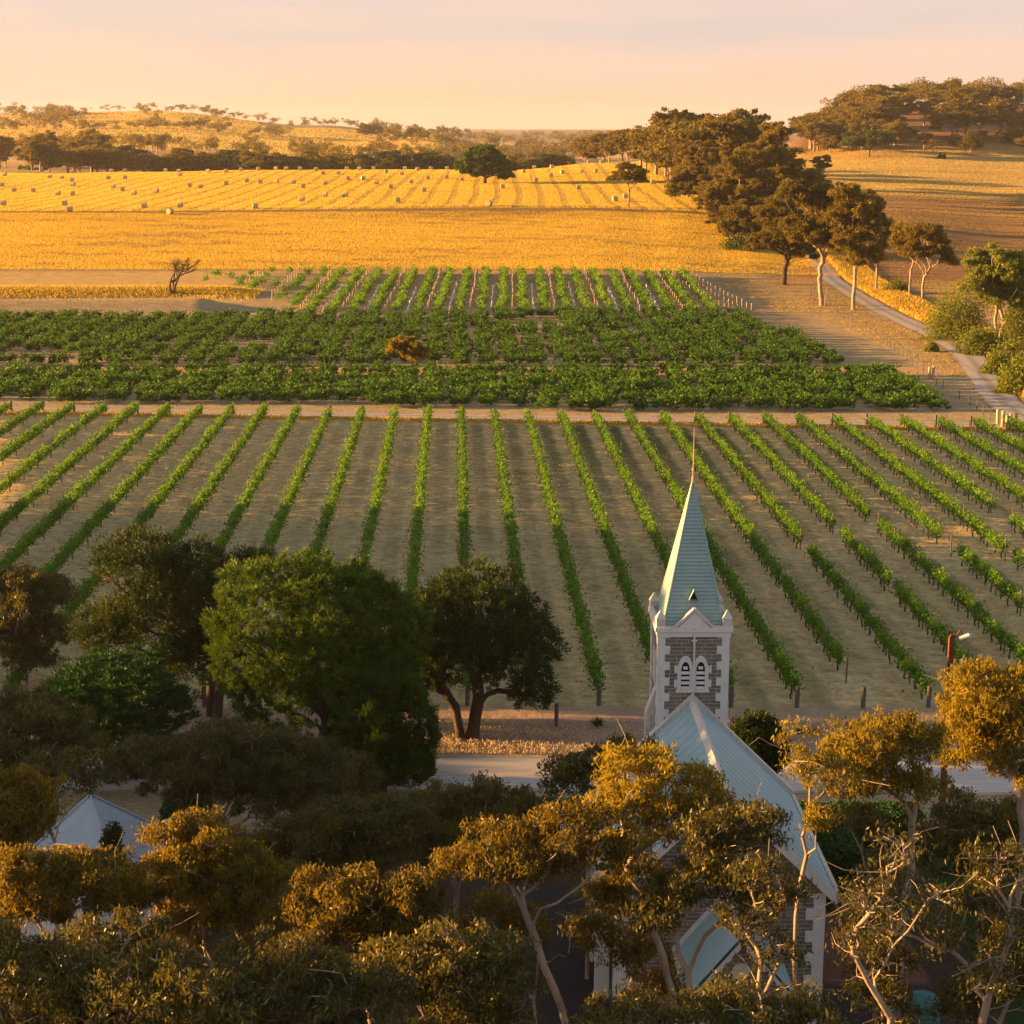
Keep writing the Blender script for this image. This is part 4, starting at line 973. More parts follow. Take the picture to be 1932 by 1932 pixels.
# porch
PW, PD, PZ, PE = 1.55, 3.1, 5.15, 3.25; px_ = 0.28; sp_p = (PZ-PE)/PW
m = MB(); m.prism([(px_-PW, 0), (px_+PW, 0), (px_+PW, PE), (px_, PZ-.05), (px_-PW, PE)], -NL-PD, -NL-.002)
po = part('porch_wall', m, M['stone'], CH)
m = MB()
for sx in (-1, 1):
    ex = PW+.33; ez = PZ+.1-sp_p*ex; q = [(px_+sx*ex, -NL-PD-.3, ez), (px_, -NL-PD-.3, PZ+.1), (px_, -NL-.02, PZ+.1), (px_+sx*ex, -NL-.02, ez)]
    if sx > 0: q = [q[1], q[0], q[3], q[2]]
    m.slab(*q, .05)
pf = part('porch_roof', m, M['roof'], CH)
for nm, mm, lo, hi, ya, yb in (('barge_board', 'white', -.34, -.02, -.335, -.302), ('green_capping', 'green', -.02, .08, -.36, -.28)):
    m = MB()
    for sx in (-1, 1):
        ex = PW+.36; z0 = PZ+.1-sp_p*ex
        if nm == 'barge_board':
            K = 7
            top = [(px_, PZ+.1+hi), (px_+sx*ex, z0+hi)]; bot = []
            for k in range(K*2+1):
                f = 1-k/(K*2); bot.append((px_+sx*ex*f, PZ+.1+(z0-PZ-.1)*f+(lo if k % 2 else lo+.12)))
            pts = top + bot
            # split into quads strips
            for k in range(K*2):
                f0 = k/(K*2); f1 = (k+1)/(K*2)
                za = PZ+.1+(z0-PZ-.1)*f0; zb_ = PZ+.1+(z0-PZ-.1)*f1
                pp = [(px_+sx*ex*f0, za+(lo if k % 2 else lo+.13)), (px_+sx*ex*f1, zb_+(lo+.13 if k % 2 else lo)), (px_+sx*ex*f1, zb_+hi), (px_+sx*ex*f0, za+hi)]
                m.prism(pp if sx > 0 else pp[::-1], -NL-PD+ya, -NL-PD+yb)
        else:
            pp = [(px_, PZ+.1+lo), (px_+sx*ex, z0+lo), (px_+sx*ex, z0+hi), (px_, PZ+.1+hi)]; m.prism(pp if sx > 0 else pp[::-1], -NL-PD+ya, -NL-PD+yb)
    part(nm, m, M[mm], pf)
part('finial', MB().tube((px_, -NL-PD-.32, PZ-.3), (px_, -NL-PD-.32, PZ+.75), .045, .02, 8), M['green'], pf)
part('medallion', MB().tube((px_, -NL-PD-.05, 3.9), (px_, -NL-PD+.02, 3.9), .3, n=24), M['cream'], po)
m = MB(); m.box(px_-.65, px_+.65, -NL-PD-.03, -NL-PD+.02, 0, 2.3); m.prism([(px_-.65, 2.3), (px_+.65, 2.3), (px_, 3.1)], -NL-PD-.03, -NL-PD+.02)
part('door', m, M['green'], po)
for sx, x in ((1, px_-PW), (-1, px_+PW)): part('quoin', quoins(x, 0, -NL-PD, 0, 0, PE-.2, sx=sx, sy=1, long_=.4, short=.25, hh=.3), M['white'], po)
m = MB(); m.box(px_+PW-.05, px_+PW+.28, -NL-.30, -NL-.004, 3.2, 5.3); 
# flashing between porch roof and wall
m = MB()
for sx in (-1, 1):
    ex = PW+.36; z0 = PZ+.1-sp_p*ex; pp = [(px_, PZ+.11), (px_+sx*ex, z0+.01), (px_+sx*ex, z0+.25), (px_, PZ+.36)]; m.prism(pp if sx > 0 else pp[::-1], -NL-.06, -NL-.003)
part('flashing', m, M['white'], po)

# ------------------------------------------------------------------ shed, gate, hedges, posts, tank, box
sx_, sy_, _ = atY(170, 1500, 62.5)
sh = thing('shed', 'small outbuilding with pale grey-blue hipped roof at the lower left', 'shed', (sx_, 62.5, 0), math.radians(-14))
SW = 2.15
shw = part('wall', MB().box(-SW, SW, -SW, SW, 0, 3.0), M['cream'], sh)
zt = hy(62.5, 1500); e = SW+.3; m = MB()
b = 0; m.v = [(-e, -e, 3.0), (e, -e, 3.0), (e, e, 3.0), (-e, e, 3.0), (0, 0, zt), (-e, -e, 2.9), (e, -e, 2.9), (e, e, 2.9), (-e, e, 2.9)]
m.f = [(0,1,4), (1,2,4), (2,3,4), (3,0,4), (8,7,6,5), (0,5,6,1), (1,6,7,2), (2,7,8,3), (3,8,5,0)]
shr = part('roof', m, M['shedroof'], sh)
m = MB()
for x, y in ((-e, -e), (e, -e), (e, e), (-e, e)): m.tube((x, y, 3.03), (0, 0, zt+.03), .05, n=6)
part('ridge_cap', m, M['shedroof'], shr)
wi = part('window', MB().box(.5, 1.4, -SW-.05, -SW+.02, 1.0, 2.3), M['white'], shw); part('pane', MB().box(.58, 1.32, -SW-.06, -SW-.052, 1.08, 2.22), M['glass'], wi)
wi = part('door', MB().box(-1.4, -.5, -SW-.05, -SW+.02, 0, 2.1), M['white'], shw)
sh['label'] = 'small outbuilding with pale grey-blue hipped roof at the lower left'

gx, gy, _ = atY(240, 1550, 69.0)
gt_ = thing('picket_gate', 'white picket gate behind the grey-roofed shed', 'gate', (gx, 69.0, 0))
m = MB()
for i in range(13): m.box(i*.13, i*.13+.075, -.02, .02, .12, 1.35+0.04*math.sin(i))
part('picket', m, M['cream'], gt_); m = MB().box(-.02, 1.66, .021, .06, .3, .4).box(-.02, 1.66, .021, .06, 1.05, 1.15); part('rail', m, M['cream'], gt_)
for x in (-.2, 1.75): part('gate_post', MB().box(x-.09, x+.09, -.09, .09, 0, 1.6).box(x-.12, x+.12, -.12, .12, 1.602, 1.68), M['cream'], gt_)

def hedge(x0, x1, y0, y1, z1, label, seed, n=7000, name='hedge', mat='hedge'):
    rng = np.random.RandomState(seed); w, d = x1-x0, y1-y0
    A = [w*d, w*z1, w*z1, d*z1, d*z1]; ks_ = rng.choice(5, n, p=np.array(A)/sum(A)); u = rng.rand(n, 3)
    P = u*np.array([w, d, z1]); k0 = ks_ == 0; P[k0, 2] = z1; P[ks_ == 1, 1] = 0; P[ks_ == 2, 1] = d; P[ks_ == 3, 0] = 0; P[ks_ == 4, 0] = w
    P += rng.normal(size=(n, 3))*0.05; P[:, 2] += 0.05*np.sin(P[:, 0]*3.1); P -= np.array([w/2, d/2, 0])
    t = thing(name, label, 'hedge', ((x0+x1)/2, (y0+y1)/2, 0))
    link('leaves', leaf_mesh('hedge_leaves', P, rng.normal(size=(n, 3)), rng.uniform(.1, .2, n), rng.uniform(.08, .14, n), np.clip(.5+rng.normal(size=n)*.2, 0, 1), M[mat], rng), t)
    part('core', MB().box(-w/2+.08, w/2-.08, -d/2+.08, d/2-.08, 0, z1-.08), M['dark'], t)
hx = lambda px, py, Y: atY(px, py, Y)[0]
hedge(hx(308, 1495, 70), hx(388, 1495, 70), 69.3, 71.2, 2.0, 'clipped dark hedge beside the white picket gate', 1, 5000)
hedge(hx(1003, 1500, 71), hx(1180, 1500, 71), 70.2, 71.6, 1.6, 'clipped bright green hedge along the road, left of the church', 2, 7000)
hedge(hx(1500, 1495, 70), hx(1745, 1495, 70), 69.8, 71.4, 1.5, 'clipped green hedge along the road, right of the church', 3, 9000)
hedge(hx(1560, 1530, 64.5), hx(1625, 1530, 64.5), 63.6, 66.0, 2.6, 'tall black-green hedge block standing beside the church path', 4, 7000)
bx = hx(1081, 1500, 68.6)
cb = thing('service_cabinet', 'pale grey box cabinet in front of the green roadside hedge', 'cabinet', (bx, 68.6, 0))
part('body', MB().box(-.5, .5, -.35, .35, 0, 1.45), M['white'], cb, 0.02); part('lid', MB().box(-.54, .54, -.39, .39, 1.452, 1.52), M['roof'], cb)
tx = hx(1745, 1850, 53.0)
tk = thing('water_tank', 'round teal water tank with domed lid on the lower right lawn', 'water tank', (tx, 53.0, 0))
m = MB()
for i in range(9): m.tube((0, 0, i*.2), (0, 0, i*.2+.1), .58, .605, 28).tube((0, 0, i*.2+.1), (0, 0, i*.2+.2), .605, .58, 28)
part('wall', m, M['teal'], tk); m = MB()
for i in range(6): a0 = i/6*PI/2; a1 = (i+1)/6*PI/2; m.tube((0, 0, 1.801+.3*math.sin(a0)), (0, 0, 1.801+.3*math.sin(a1)), .6*math.cos(a0), max(.02, .6*math.cos(a1)), 28)
part('lid', m, M['teal'], tk)

# utility pole
pyY = 75.0; ptx, _, _ = atY(1780, 1480, pyY); pz = hy(pyY, 1197)
up_ = thing('utility_pole', 'rusty brown utility pole with a street light rising behind the golden gum', 'utility pole', (ptx, pyY, 0))
part('pole', MB().quadbox([(-.14,-.08,-.2),(.14,-.08,-.2),(.14,.08,-.2),(-.14,.08,-.2),(-.09,-.06,pz),(.09,-.06,pz),(.09,.06,pz),(-.09,.06,pz)]).box(-.145,-.10,-.10,.10,0,pz-.1) , M['rust'], up_)
lmp = part('lamp_arm', MB().tube((.05, 0, pz-.25), (.35, -.05, pz+.22), .03, n=6).tube((.35, -.05, pz+.22), (.45, -.05, pz+.02), .03, n=6), M['rust'], up_)
part('lamp_head', MB().tube((.32, -.05, pz-.18), (.75, -.08, pz-.02), .10, .13, 10).tube((.75, -.08, pz-.02), (.84, -.08, pz+.01), .13, .05, 10), M['white'], lmp)
part('insulator', MB().tube((.12, 0, pz-1.9), (.5, 0, pz-1.75), .03, n=6).tube((.3, 0, pz-1.85), (.3, 0, pz-1.5), .07, .05, 8).tube((.48, 0, pz-1.75), (.48, 0, pz-1.35), .08, .06, 8).tube((.48, 0, pz-1.35), (.62, 0, pz-1.0), .05, .05, 8), M['white'], up_)
part('fuse_box', MB().box(.12, .42, -.12, .12, pz-2.35, pz-2.0), M['shedroof'], up_)
wr = MB()
for q, (zz, xe) in enumerate(((pz-.1, 90), (pz-.1, -90))):
    pass
# small posts and spiky plants on the verge
fp = MB().tube((0,0,-.3), (0,0,1.35), .11, n=8).mesh('verge_post', M['woodg'])
x, y = g0(1050, 1372); o = link('wooden_post', fp, None, (x, y, 0)); tag(o, 'lone grey wooden post on the verge right of the dark forked tree', 'post')
def spiky(seed):
    rng = np.random.RandomState(seed); n = 90; d = rng.normal(size=(n, 3)); d[:, 2] = np.abs(d[:, 2])+.7; d /= np.linalg.norm(d, axis=1, keepdims=True)
    return leaf_mesh('spiky_plant', d*.28, d, np.full(n, .6), np.full(n, .05), np.clip(.5+rng.normal(size=n)*.2, 0, 1), M['hedge'], rng)
for i, (p, lb) in enumerate((((1127, 1370), 'spiky green clump on the bare verge left of the church tower'), ((1508, 1385), 'small spiky plant on the verge, leftmost of three right of the church'), ((1522, 1384), 'small spiky plant on the verge, middle of three right of the church'), ((1538, 1385), 'small spiky plant on the verge, rightmost of three right of the church'))):
    x, y = g0(*p); s_ = 1.0 if i == 0 else .65
    tag(link('spiky_plant', spiky(i), None, (x, y, 0), None, (s_,)*3), lb, 'plant')

# ------------------------------------------------------------------ fences
fpost = MB().tube((0,0,-.3), (0,0,1.25), .055, .05, 7).mesh('fence_post', M['woodg'])
bpost = MB().tube((0,0,-.3), (0,0,1.7), .17, .165, 10).mesh('strainer_post', M['wood'])
def fence(name, label, pts, step, big=(), hgt=1.1):
    o = thing(name, label, 'fence', (pts[0][0], pts[0][1], terr1(*pts[0]))); base = o.location.copy(); wm = MB(); prev = None; rr = random.Random(len(pts))
    for i in range(len(pts)-1):
        a = Vector(pts[i]); b = Vector(pts[i+1]); n = max(1, int((b-a).length/step))
        for k in range(n+(1 if i == len(pts)-2 else 0)):
            p = a + (b-a)*(k/n); z = terr1(p.x, p.y); q = Vector((p.x, p.y, z))-base
            isb = (k == 0 and i in big) or (i == len(pts)-2 and k == n and len(pts)-1 in big)
            link('strainer_post' if isb else 'post', bpost if isb else fpost, o, q, (rr.uniform(-.05,.05), rr.uniform(-.05,.05), rr.uniform(0,3)), (1,1,rr.uniform(.85,1.1)))
            if prev is not None:
                for zz in (.3, .7, 1.1): wm.tube(prev+Vector((0,0,zz)), q+Vector((0,0,zz)), .008, n=3)
            prev = q
    link('wire', wm.mesh('fence_wire', M['wire']), o)
G = lambda *p: g0(*p)
fence('post_and_wire_fence', 'post and wire fence running beside the curving gravel road', [G(1530,560), G(1600,605), G(1660,640), G(1710,682), G(1752,716)], 3.6, (4,))
fence('post_and_wire_fence', 'short post and wire fence dropping from the corner post to the farm gate', [G(1756,718), G(1790,742), G(1830,765), G(1868,792)], 3.2, ())
fence('post_and_wire_fence', 'low wire fence along the top edge of the bare paddock', [(hit(1262,520)[0], 352), (hit(1400,520)[0]+1, 351.5), (56, 350.5)], 5.0)
fence('post_and_wire_fence', 'thin fence between the golden stubble and the bale field', [(-170, 444), (-60, 446), (0, 447), (45, 444), (60, 438)], 7.0)
for i, (p, lb) in enumerate((((1882,800), 'first stout round gate post beside the gravel road'), ((1891,806), 'second stout gate post standing close to the others'), ((1898,812), 'third stout gate post in the cluster by the road'), ((1906,812), 'thickest pale gate post nearest the farm track'), ((1916,806), 'stout gate post nearest the gravel road'), ((1760,716), 'tall leaning corner post where the two paddock fences meet'))):
    x, y = g0(*p); tag(link('gate_post', bpost, None, (x, y, 0), (0, 0.03*(i % 3-1), 0), (1, 1, .95+.1*(i % 2))), lb, 'post')

# ------------------------------------------------------------------ trees close to the church
def lobes(d, ls, cr=0.85, dens=1.0, ref=None, zs=0.95):
    """lobes given as (px, py, rpx, rpy, extra depth) -> local ellipsoids about the trunk base"""
    out_ = []
    for L in ls:
        px, py, rx, ry = L[:4]; dd = L[4] if len(L) > 4 else 0
        x, y, z = atY(px, py, d+dd); zc = (d+dd)*cP + (CAMZ-z)*sP; s_ = zc/F
        rxm = rx*s_; rzm = max(.5, ry*s_*zs); k = max(4, int(PI*rxm*rzm*2.3/(cr*cr)*dens))
        out_.append((x-ref[0], y-ref[1], z, rxm, rxm*0.85, rzm, k, cr))
    return out_
LEAFN = [0]
def gum(label, d, bpx, ls, fork=0.35, tr=0.16, seed=1, mat='euc', per=760, cr=0.64, dens=1.0, leaf=(.19, .055), name='gum_tree', bark='bark', **kw):
    bx_ = atY(bpx[0], bpx[1], d); ref = (bx_[0], d)
    el_ = lobes(d, ls, cr, dens, ref); zmax = max(e[2]+e[5] for e in el_); zmin = min(e[2]-e[5] for e in el_)
    fk = fork*zmax
    kw.setdefault('dead', 7); kw.setdefault('expo', .6); kw.setdefault('rmin', .013)
    tm, lm = euc_tree(seed, el_, fk, tr*.55, leaf=leaf, per=per, mat=mat, bark=bark, **kw)
    LEAFN[0] += len(lm.polygons)
    return plant(name, label, 'tree', (tm, lm), (ref[0], ref[1], 0))
def tuft(label, d, bpx, ls, fork, tr, seed, mat, tufts, name, **kw):
    bx_ = atY(bpx[0], bpx[1], d); ref = (bx_[0], d); el_ = []
    for L in ls:
        px, py, rx, ry = L[:4]; dd = L[4] if len(L) > 4 else 0
        x, y, z = atY(px, py, d+dd); s_ = ((d+dd)*cP+(CAMZ-z)*sP)/F
        el_.append((x-ref[0], y-ref[1], z, rx*s_, rx*s_*.92, ry*s_*.95, rx*ry/1e4, 1))
    tm, lm = tuft_tree(seed, el_, fork, tr, mat=mat, tufts=tufts, name=name, **kw); LEAFN[0] += len(lm.polygons)
    return plant(name, label, 'tree', (tm, lm), (ref[0], ref[1], 0))
# the big ones behind the road side
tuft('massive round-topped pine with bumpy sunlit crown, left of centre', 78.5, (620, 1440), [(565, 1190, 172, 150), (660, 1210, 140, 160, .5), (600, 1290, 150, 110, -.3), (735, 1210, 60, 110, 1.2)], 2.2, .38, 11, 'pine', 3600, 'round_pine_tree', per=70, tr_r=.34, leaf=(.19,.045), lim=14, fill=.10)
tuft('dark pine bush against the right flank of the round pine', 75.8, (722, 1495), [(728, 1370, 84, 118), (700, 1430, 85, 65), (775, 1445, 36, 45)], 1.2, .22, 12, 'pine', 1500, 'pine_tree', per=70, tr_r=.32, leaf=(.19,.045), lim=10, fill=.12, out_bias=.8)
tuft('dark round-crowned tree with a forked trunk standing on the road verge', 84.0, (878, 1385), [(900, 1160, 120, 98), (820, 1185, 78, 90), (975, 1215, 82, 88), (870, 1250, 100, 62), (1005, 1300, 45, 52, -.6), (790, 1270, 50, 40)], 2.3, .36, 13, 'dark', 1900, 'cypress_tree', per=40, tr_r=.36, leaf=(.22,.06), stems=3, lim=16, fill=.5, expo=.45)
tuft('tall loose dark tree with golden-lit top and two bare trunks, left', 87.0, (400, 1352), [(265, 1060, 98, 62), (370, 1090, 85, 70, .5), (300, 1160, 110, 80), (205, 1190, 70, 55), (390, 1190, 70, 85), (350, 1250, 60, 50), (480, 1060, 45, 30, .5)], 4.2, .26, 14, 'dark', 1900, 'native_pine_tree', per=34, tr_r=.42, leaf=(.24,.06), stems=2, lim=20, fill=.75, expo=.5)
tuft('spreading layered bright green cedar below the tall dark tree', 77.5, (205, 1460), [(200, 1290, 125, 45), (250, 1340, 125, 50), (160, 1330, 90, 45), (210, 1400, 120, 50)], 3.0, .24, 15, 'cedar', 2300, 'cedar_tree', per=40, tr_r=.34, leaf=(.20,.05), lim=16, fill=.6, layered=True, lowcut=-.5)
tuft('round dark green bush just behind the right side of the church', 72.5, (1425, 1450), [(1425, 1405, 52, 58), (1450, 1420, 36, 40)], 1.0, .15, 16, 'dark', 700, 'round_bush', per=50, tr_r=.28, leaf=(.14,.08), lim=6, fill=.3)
# shrub of olive-green beside shed
tuft('slim dark shrub in front of the shed roof', 57.0, (213, 1640), [(213, 1590, 12, 38)], 1.0, .06, 17, 'dark', 60, 'slim_shrub', per=40, tr_r=.22, leaf=(.14,.07), lim=3, fill=.4)

gum('thin grey gum at the left edge beside the vines', 92, (50, 1290), [(30, 1125, 75, 62), (95, 1120, 40, 40), (20, 1200, 60, 50), (90, 1190, 50, 36), (60, 1240, 50, 30)], .3, .14, 21, 'euc_shade', per=560, dens=1.1)
gum('dull olive gum at the left edge above the shed', 66, (60, 1560), [(50, 1370, 105, 70), (120, 1410, 65, 60), (30, 1450, 80, 50)], .3, .2, 22, 'euc_shade')
gum('wide olive gum with grey limbs right of the picket gate', 62, (430, 1640), [(440, 1420, 120, 65), (330, 1450, 85, 50), (550, 1440, 90, 60), (440, 1490, 130, 50), (260, 1440, 40, 40)], .3, .24, 23, 'euc_shade', vshift=.0)
gum('slender gum with sunlit orange trunk in front of the shed roof', 58, (98, 1640), [(130, 1440, 52, 30), (85, 1468, 42, 32), (170, 1470, 28, 22)], .55, .11, 24, 'euc_shade', per=420)
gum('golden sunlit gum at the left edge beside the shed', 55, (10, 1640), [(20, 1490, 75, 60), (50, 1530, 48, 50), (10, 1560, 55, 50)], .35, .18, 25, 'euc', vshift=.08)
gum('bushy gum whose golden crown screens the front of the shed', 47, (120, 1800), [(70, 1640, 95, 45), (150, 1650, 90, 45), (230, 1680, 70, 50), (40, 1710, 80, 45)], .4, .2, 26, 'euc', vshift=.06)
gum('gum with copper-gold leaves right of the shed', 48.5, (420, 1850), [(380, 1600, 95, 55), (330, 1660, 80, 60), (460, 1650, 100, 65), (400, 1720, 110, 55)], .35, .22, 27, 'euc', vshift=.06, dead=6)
gum('dense olive gum in the middle of the foreground grove', 56, (620, 1700), [(620, 1570, 110, 60), (540, 1620, 80, 55), (690, 1600, 90, 60), (720, 1550, 80, 45)], .3, .2, 28, 'euc_shade')
gum('broad olive gum below the gravel road, left of the white cabinet', 60, (860, 1640), [(830, 1540, 110, 50), (930, 1530, 80, 50), (760, 1560, 80, 45), (870, 1580, 120, 50)], .3, .22, 29, 'euc_shade')
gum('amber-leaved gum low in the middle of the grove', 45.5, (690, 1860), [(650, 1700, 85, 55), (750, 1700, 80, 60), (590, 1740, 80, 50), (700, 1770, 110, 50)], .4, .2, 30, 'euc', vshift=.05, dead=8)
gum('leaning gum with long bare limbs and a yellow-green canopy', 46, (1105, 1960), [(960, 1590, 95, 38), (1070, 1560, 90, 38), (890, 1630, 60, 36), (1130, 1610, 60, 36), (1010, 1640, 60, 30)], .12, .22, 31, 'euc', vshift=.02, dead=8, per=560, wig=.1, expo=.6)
gum('dark leafy gum hanging over the left wall of the church', 58, (1110, 1640), [(1110, 1450, 60, 38), (1180, 1420, 60, 32), (1070, 1480, 30, 28)], .4, .14, 32, 'euc_shade')
gum('tall gum with brilliant golden umbrella crown in front of the church', 47.5, (1285, 2010), [(1215, 1455, 90, 48), (1290, 1480, 65, 45), (1160, 1510, 55, 45), (1240, 1540, 85, 38), (1330, 1520, 45, 36), (1180, 1600, 38, 26)], .25, .22, 33, 'euc_lit', per=520, wig=.12, expo=.55, dead=8)
gum('gum with dark leaves spread across the church gable', 45, (1340, 2010), [(1330, 1590, 55, 35), (1370, 1570, 55, 40), (1430, 1560, 50, 40), (1330, 1640, 60, 40), (1280, 1690, 60, 40), (1400, 1680, 45, 38), (1230, 1720, 50, 35)], .3, .18, 34, 'euc_shade', per=640, wig=.13, dead=20, expo=.6)
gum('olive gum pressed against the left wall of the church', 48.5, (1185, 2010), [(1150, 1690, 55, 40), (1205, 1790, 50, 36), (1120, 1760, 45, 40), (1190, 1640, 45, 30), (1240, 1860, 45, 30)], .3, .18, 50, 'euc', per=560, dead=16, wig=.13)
gum('many-stemmed gum with thin crossing limbs in front of the porch', 43.5, (1450, 2080), [(1480, 1700, 45, 30), (1440, 1640, 40, 28), (1395, 1740, 36, 26), (1440, 1790, 34, 20)], .18, .18, 51, 'euc_shade', per=420, dead=34, wig=.14, stems=2)
gum('thin gum with small golden tufts between the roof and the big golden crowns', 50, (1495, 2000), [(1510, 1440, 30, 36), (1560, 1470, 38, 40), (1485, 1400, 16, 24), (1530, 1545, 30, 18, -1)], .5, .13, 35, 'euc_lit', per=330, dead=14, cr=.6, wig=.14)
gum('rounded golden gum in front of the gravel road, right of the church', 54, (1690, 1960), [(1650, 1400, 95, 50), (1600, 1440, 60, 45), (1710, 1400, 60, 55), (1640, 1470, 80, 30), (1730, 1480, 50, 25)], .35, .24, 36, 'euc_lit', per=560, dead=8, wig=.1)
gum('largest brilliant orange-gold gum at the right edge', 57, (1925, 1620), [(1870, 1300, 80, 62), (1850, 1400, 70, 70), (1925, 1350, 70, 90), (1830, 1340, 45, 60), (1940, 1450, 60, 50)], .5, .24, 37, 'euc_lit', per=560, vshift=.1)
gum('dark gum filling the shade below the orange-gold tree', 61, (1850, 1720), [(1830, 1560, 90, 60), (1920, 1570, 70, 65), (1770, 1600, 60, 55), (1870, 1640, 100, 50)], .3, .2, 38, 'euc_shade', per=480)
gum('shaded gum leaning over the right corner of the church', 50, (1650, 1960), [(1640, 1560, 45, 35, 4), (1650, 1770, 45, 28), (1665, 1830, 40, 25), (1665, 1640, 40, 40, 3)], .4, .16, 39, 'euc_shade', per=380, dead=12)
gum('gum with pale bare limbs spreading across the lower right', 43, (1790, 2130), [(1700, 1700, 50, 26), (1880, 1640, 50, 26), (1930, 1760, 45, 30), (1800, 1760, 40, 22), (1850, 1850, 45, 25), (1600, 1720, 24, 18), (1950, 1620, 35, 26)], .18, .21, 40, 'euc_shade', per=240, dead=46, wig=.13, expo=.6, rmin=.026, cr=.8)
gum('second bare-limbed gum at the lower right with twisted branches', 41, (1705, 2130), [(1640, 1680, 30, 20), (1700, 1610, 34, 24), (1760, 1690, 28, 20), (1610, 1790, 24, 18)], .3, .16, 41, 'euc_shade', per=160, dead=40, wig=.14, expo=.62, rmin=.024, cr=.8)
gum('shaded olive gum at the bottom left corner', 37, (60, 2100), [(70, 1850, 130, 60), (-20, 1800, 90, 50), (170, 1880, 100, 60), (80, 1940, 150, 50)], .4, .2, 42, 'euc_shade', per=560)
gum('shaded olive gum at the bottom edge, second from the left', 36, (330, 2100), [(330, 1860, 120, 55), (250, 1920, 120, 50), (420, 1900, 100, 60)], .4, .2, 43, 'euc_shade', per=560)
gum('shaded grey-green gum at the bottom edge left of centre', 37.5, (580, 2100), [(580, 1840, 120, 60), (500, 1900, 100, 55), (680, 1880, 100, 60), (590, 1950, 140, 40)], .4, .2, 44, 'euc_shade', per=560)
gum('shaded grey-green gum at the bottom centre', 40.5, (850, 2060), [(840, 1800, 110, 60), (760, 1840, 90, 60), (920, 1840, 90, 65), (850, 1920, 140, 55)], .4, .2, 45, 'euc_shade', per=560)
gum('low olive gum across the church door at the bottom edge', 38, (1340, 2100), [(1290, 1920, 90, 35), (1400, 1900, 90, 36), (1500, 1925, 70, 28), (1180, 1930, 70, 30)], .4, .16, 46, 'euc_shade', per=600, vshift=.08)
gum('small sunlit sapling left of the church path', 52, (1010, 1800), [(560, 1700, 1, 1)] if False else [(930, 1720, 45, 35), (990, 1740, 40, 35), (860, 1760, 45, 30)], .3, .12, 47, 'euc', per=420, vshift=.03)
gum('dark gum in the hollow between the shed and the round pine', 70, (560, 1560), [(610, 1500, 60, 40), (540, 1470, 50, 40), (660, 1470, 45, 50)], .3, .14, 48, 'euc_shade')
gum('brown-leaved gum low beside the copper-gold tree', 42.5, (250, 1960), [(220, 1770, 80, 40), (150, 1790, 70, 36), (300, 1800, 60, 40), (480, 1790, 60, 35)], .4, .16, 49, 'euc_shade', per=460, dead=8)
gum('dense dark gum filling the lower right corner', 47, (1900, 1990), [(1900, 1780, 70, 45), (1850, 1700, 60, 40), (1935, 1860, 60, 50), (1830, 1900, 55, 35)], .3, .16, 52, 'euc_shade', per=560, dead=10)
gum('small dark gum beside the teal tank', 49, (1650, 1990), [(1660, 1880, 45, 32), (1620, 1720, 40, 34), (1690, 1800, 36, 30), (1700, 1910, 40, 26)], .3, .12, 53, 'euc_shade', per=480, dead=12)
print('near leaves', LEAFN[0])

# ------------------------------------------------------------------ trees in the farmland
def proto(seed, shape, mat='far', H_=14.0, per=70, leaf=(.62, .34), bark='bark', **kw):
    if shape == 'spread': el_ = [(0,0,H_*.70, H_*.42,H_*.40,H_*.24, 26,1.9), (H_*.22,0,H_*.55,H_*.25,H_*.25,H_*.16,8,1.6), (-H_*.2,H_*.1,H_*.55,H_*.25,H_*.25,H_*.15,8,1.6)]
    elif shape == 'tall': el_ = [(0,0,H_*.80,H_*.24,H_*.24,H_*.18,14,1.5), (H_*.12,0,H_*.58,H_*.24,H_*.22,H_*.14,9,1.4), (-H_*.15,0,H_*.50,H_*.22,H_*.2,H_*.12,8,1.3)]
    elif shape == 'round': el_ = [(0,0,H_*.58,H_*.44,H_*.42,H_*.38,40,1.9), (0,0,H_*.42,H_*.42,H_*.4,H_*.26,14,1.8)]
    else: el_ = [(0,0,H_*.72,H_*.30,H_*.30,H_*.20,16,1.6), (H_*.16,H_*.05,H_*.50,H_*.26,H_*.26,H_*.16,10,1.6), (-H_*.18,0,H_*.45,H_*.25,H_*.22,H_*.16,9,1.5)]
    return euc_tree(seed, el_, H_*.25, H_*.026, leaf=leaf, per=per, mat=mat, bark=bark, droop=.4, twigs=1, sides=5, rmin=.05, flat=.62, name='bg_tree', **kw)
PR = [proto(60, 'spread'), proto(61, 'tall'), proto(62, 'mid'), proto(63, 'round', mat='far'), proto(64, 'spread', vshift=.1), proto(65, 'mid', vshift=.08), proto(66, 'tall', vshift=.05), proto(67, 'round', mat='dark')]
rt = random.Random(9)
def bg(label, X, Y, h, i=None, group=None, name='gum_tree', cat='tree', one=False, wx=1.0, sink=0.3):
    i = rt.choice([0, 1, 2, 4, 5, 6, 3]) if i is None else i
    s_ = h/14.0; t = thing(name, label, cat, (X, Y, terr1(X, Y)-sink), rt.uniform(0, 6.28), group); t.scale = (s_*wx, s_*wx, s_)
    link('trunk', PR[i][0], t); link('crown', PR[i][1], t); return t
def bgp(label, px, pybase, pytop, i=None, wx=1.0, d=None, **kw):
    if d is None: X, Y, z = hit(px, pybase, 200)
    else: X, Y, _ = atY(px, pytop, d); z = terr1(X, Y)
    h = hy(Y, pytop) - z; return bg(label, X, Y, h, i, wx=wx, **kw)
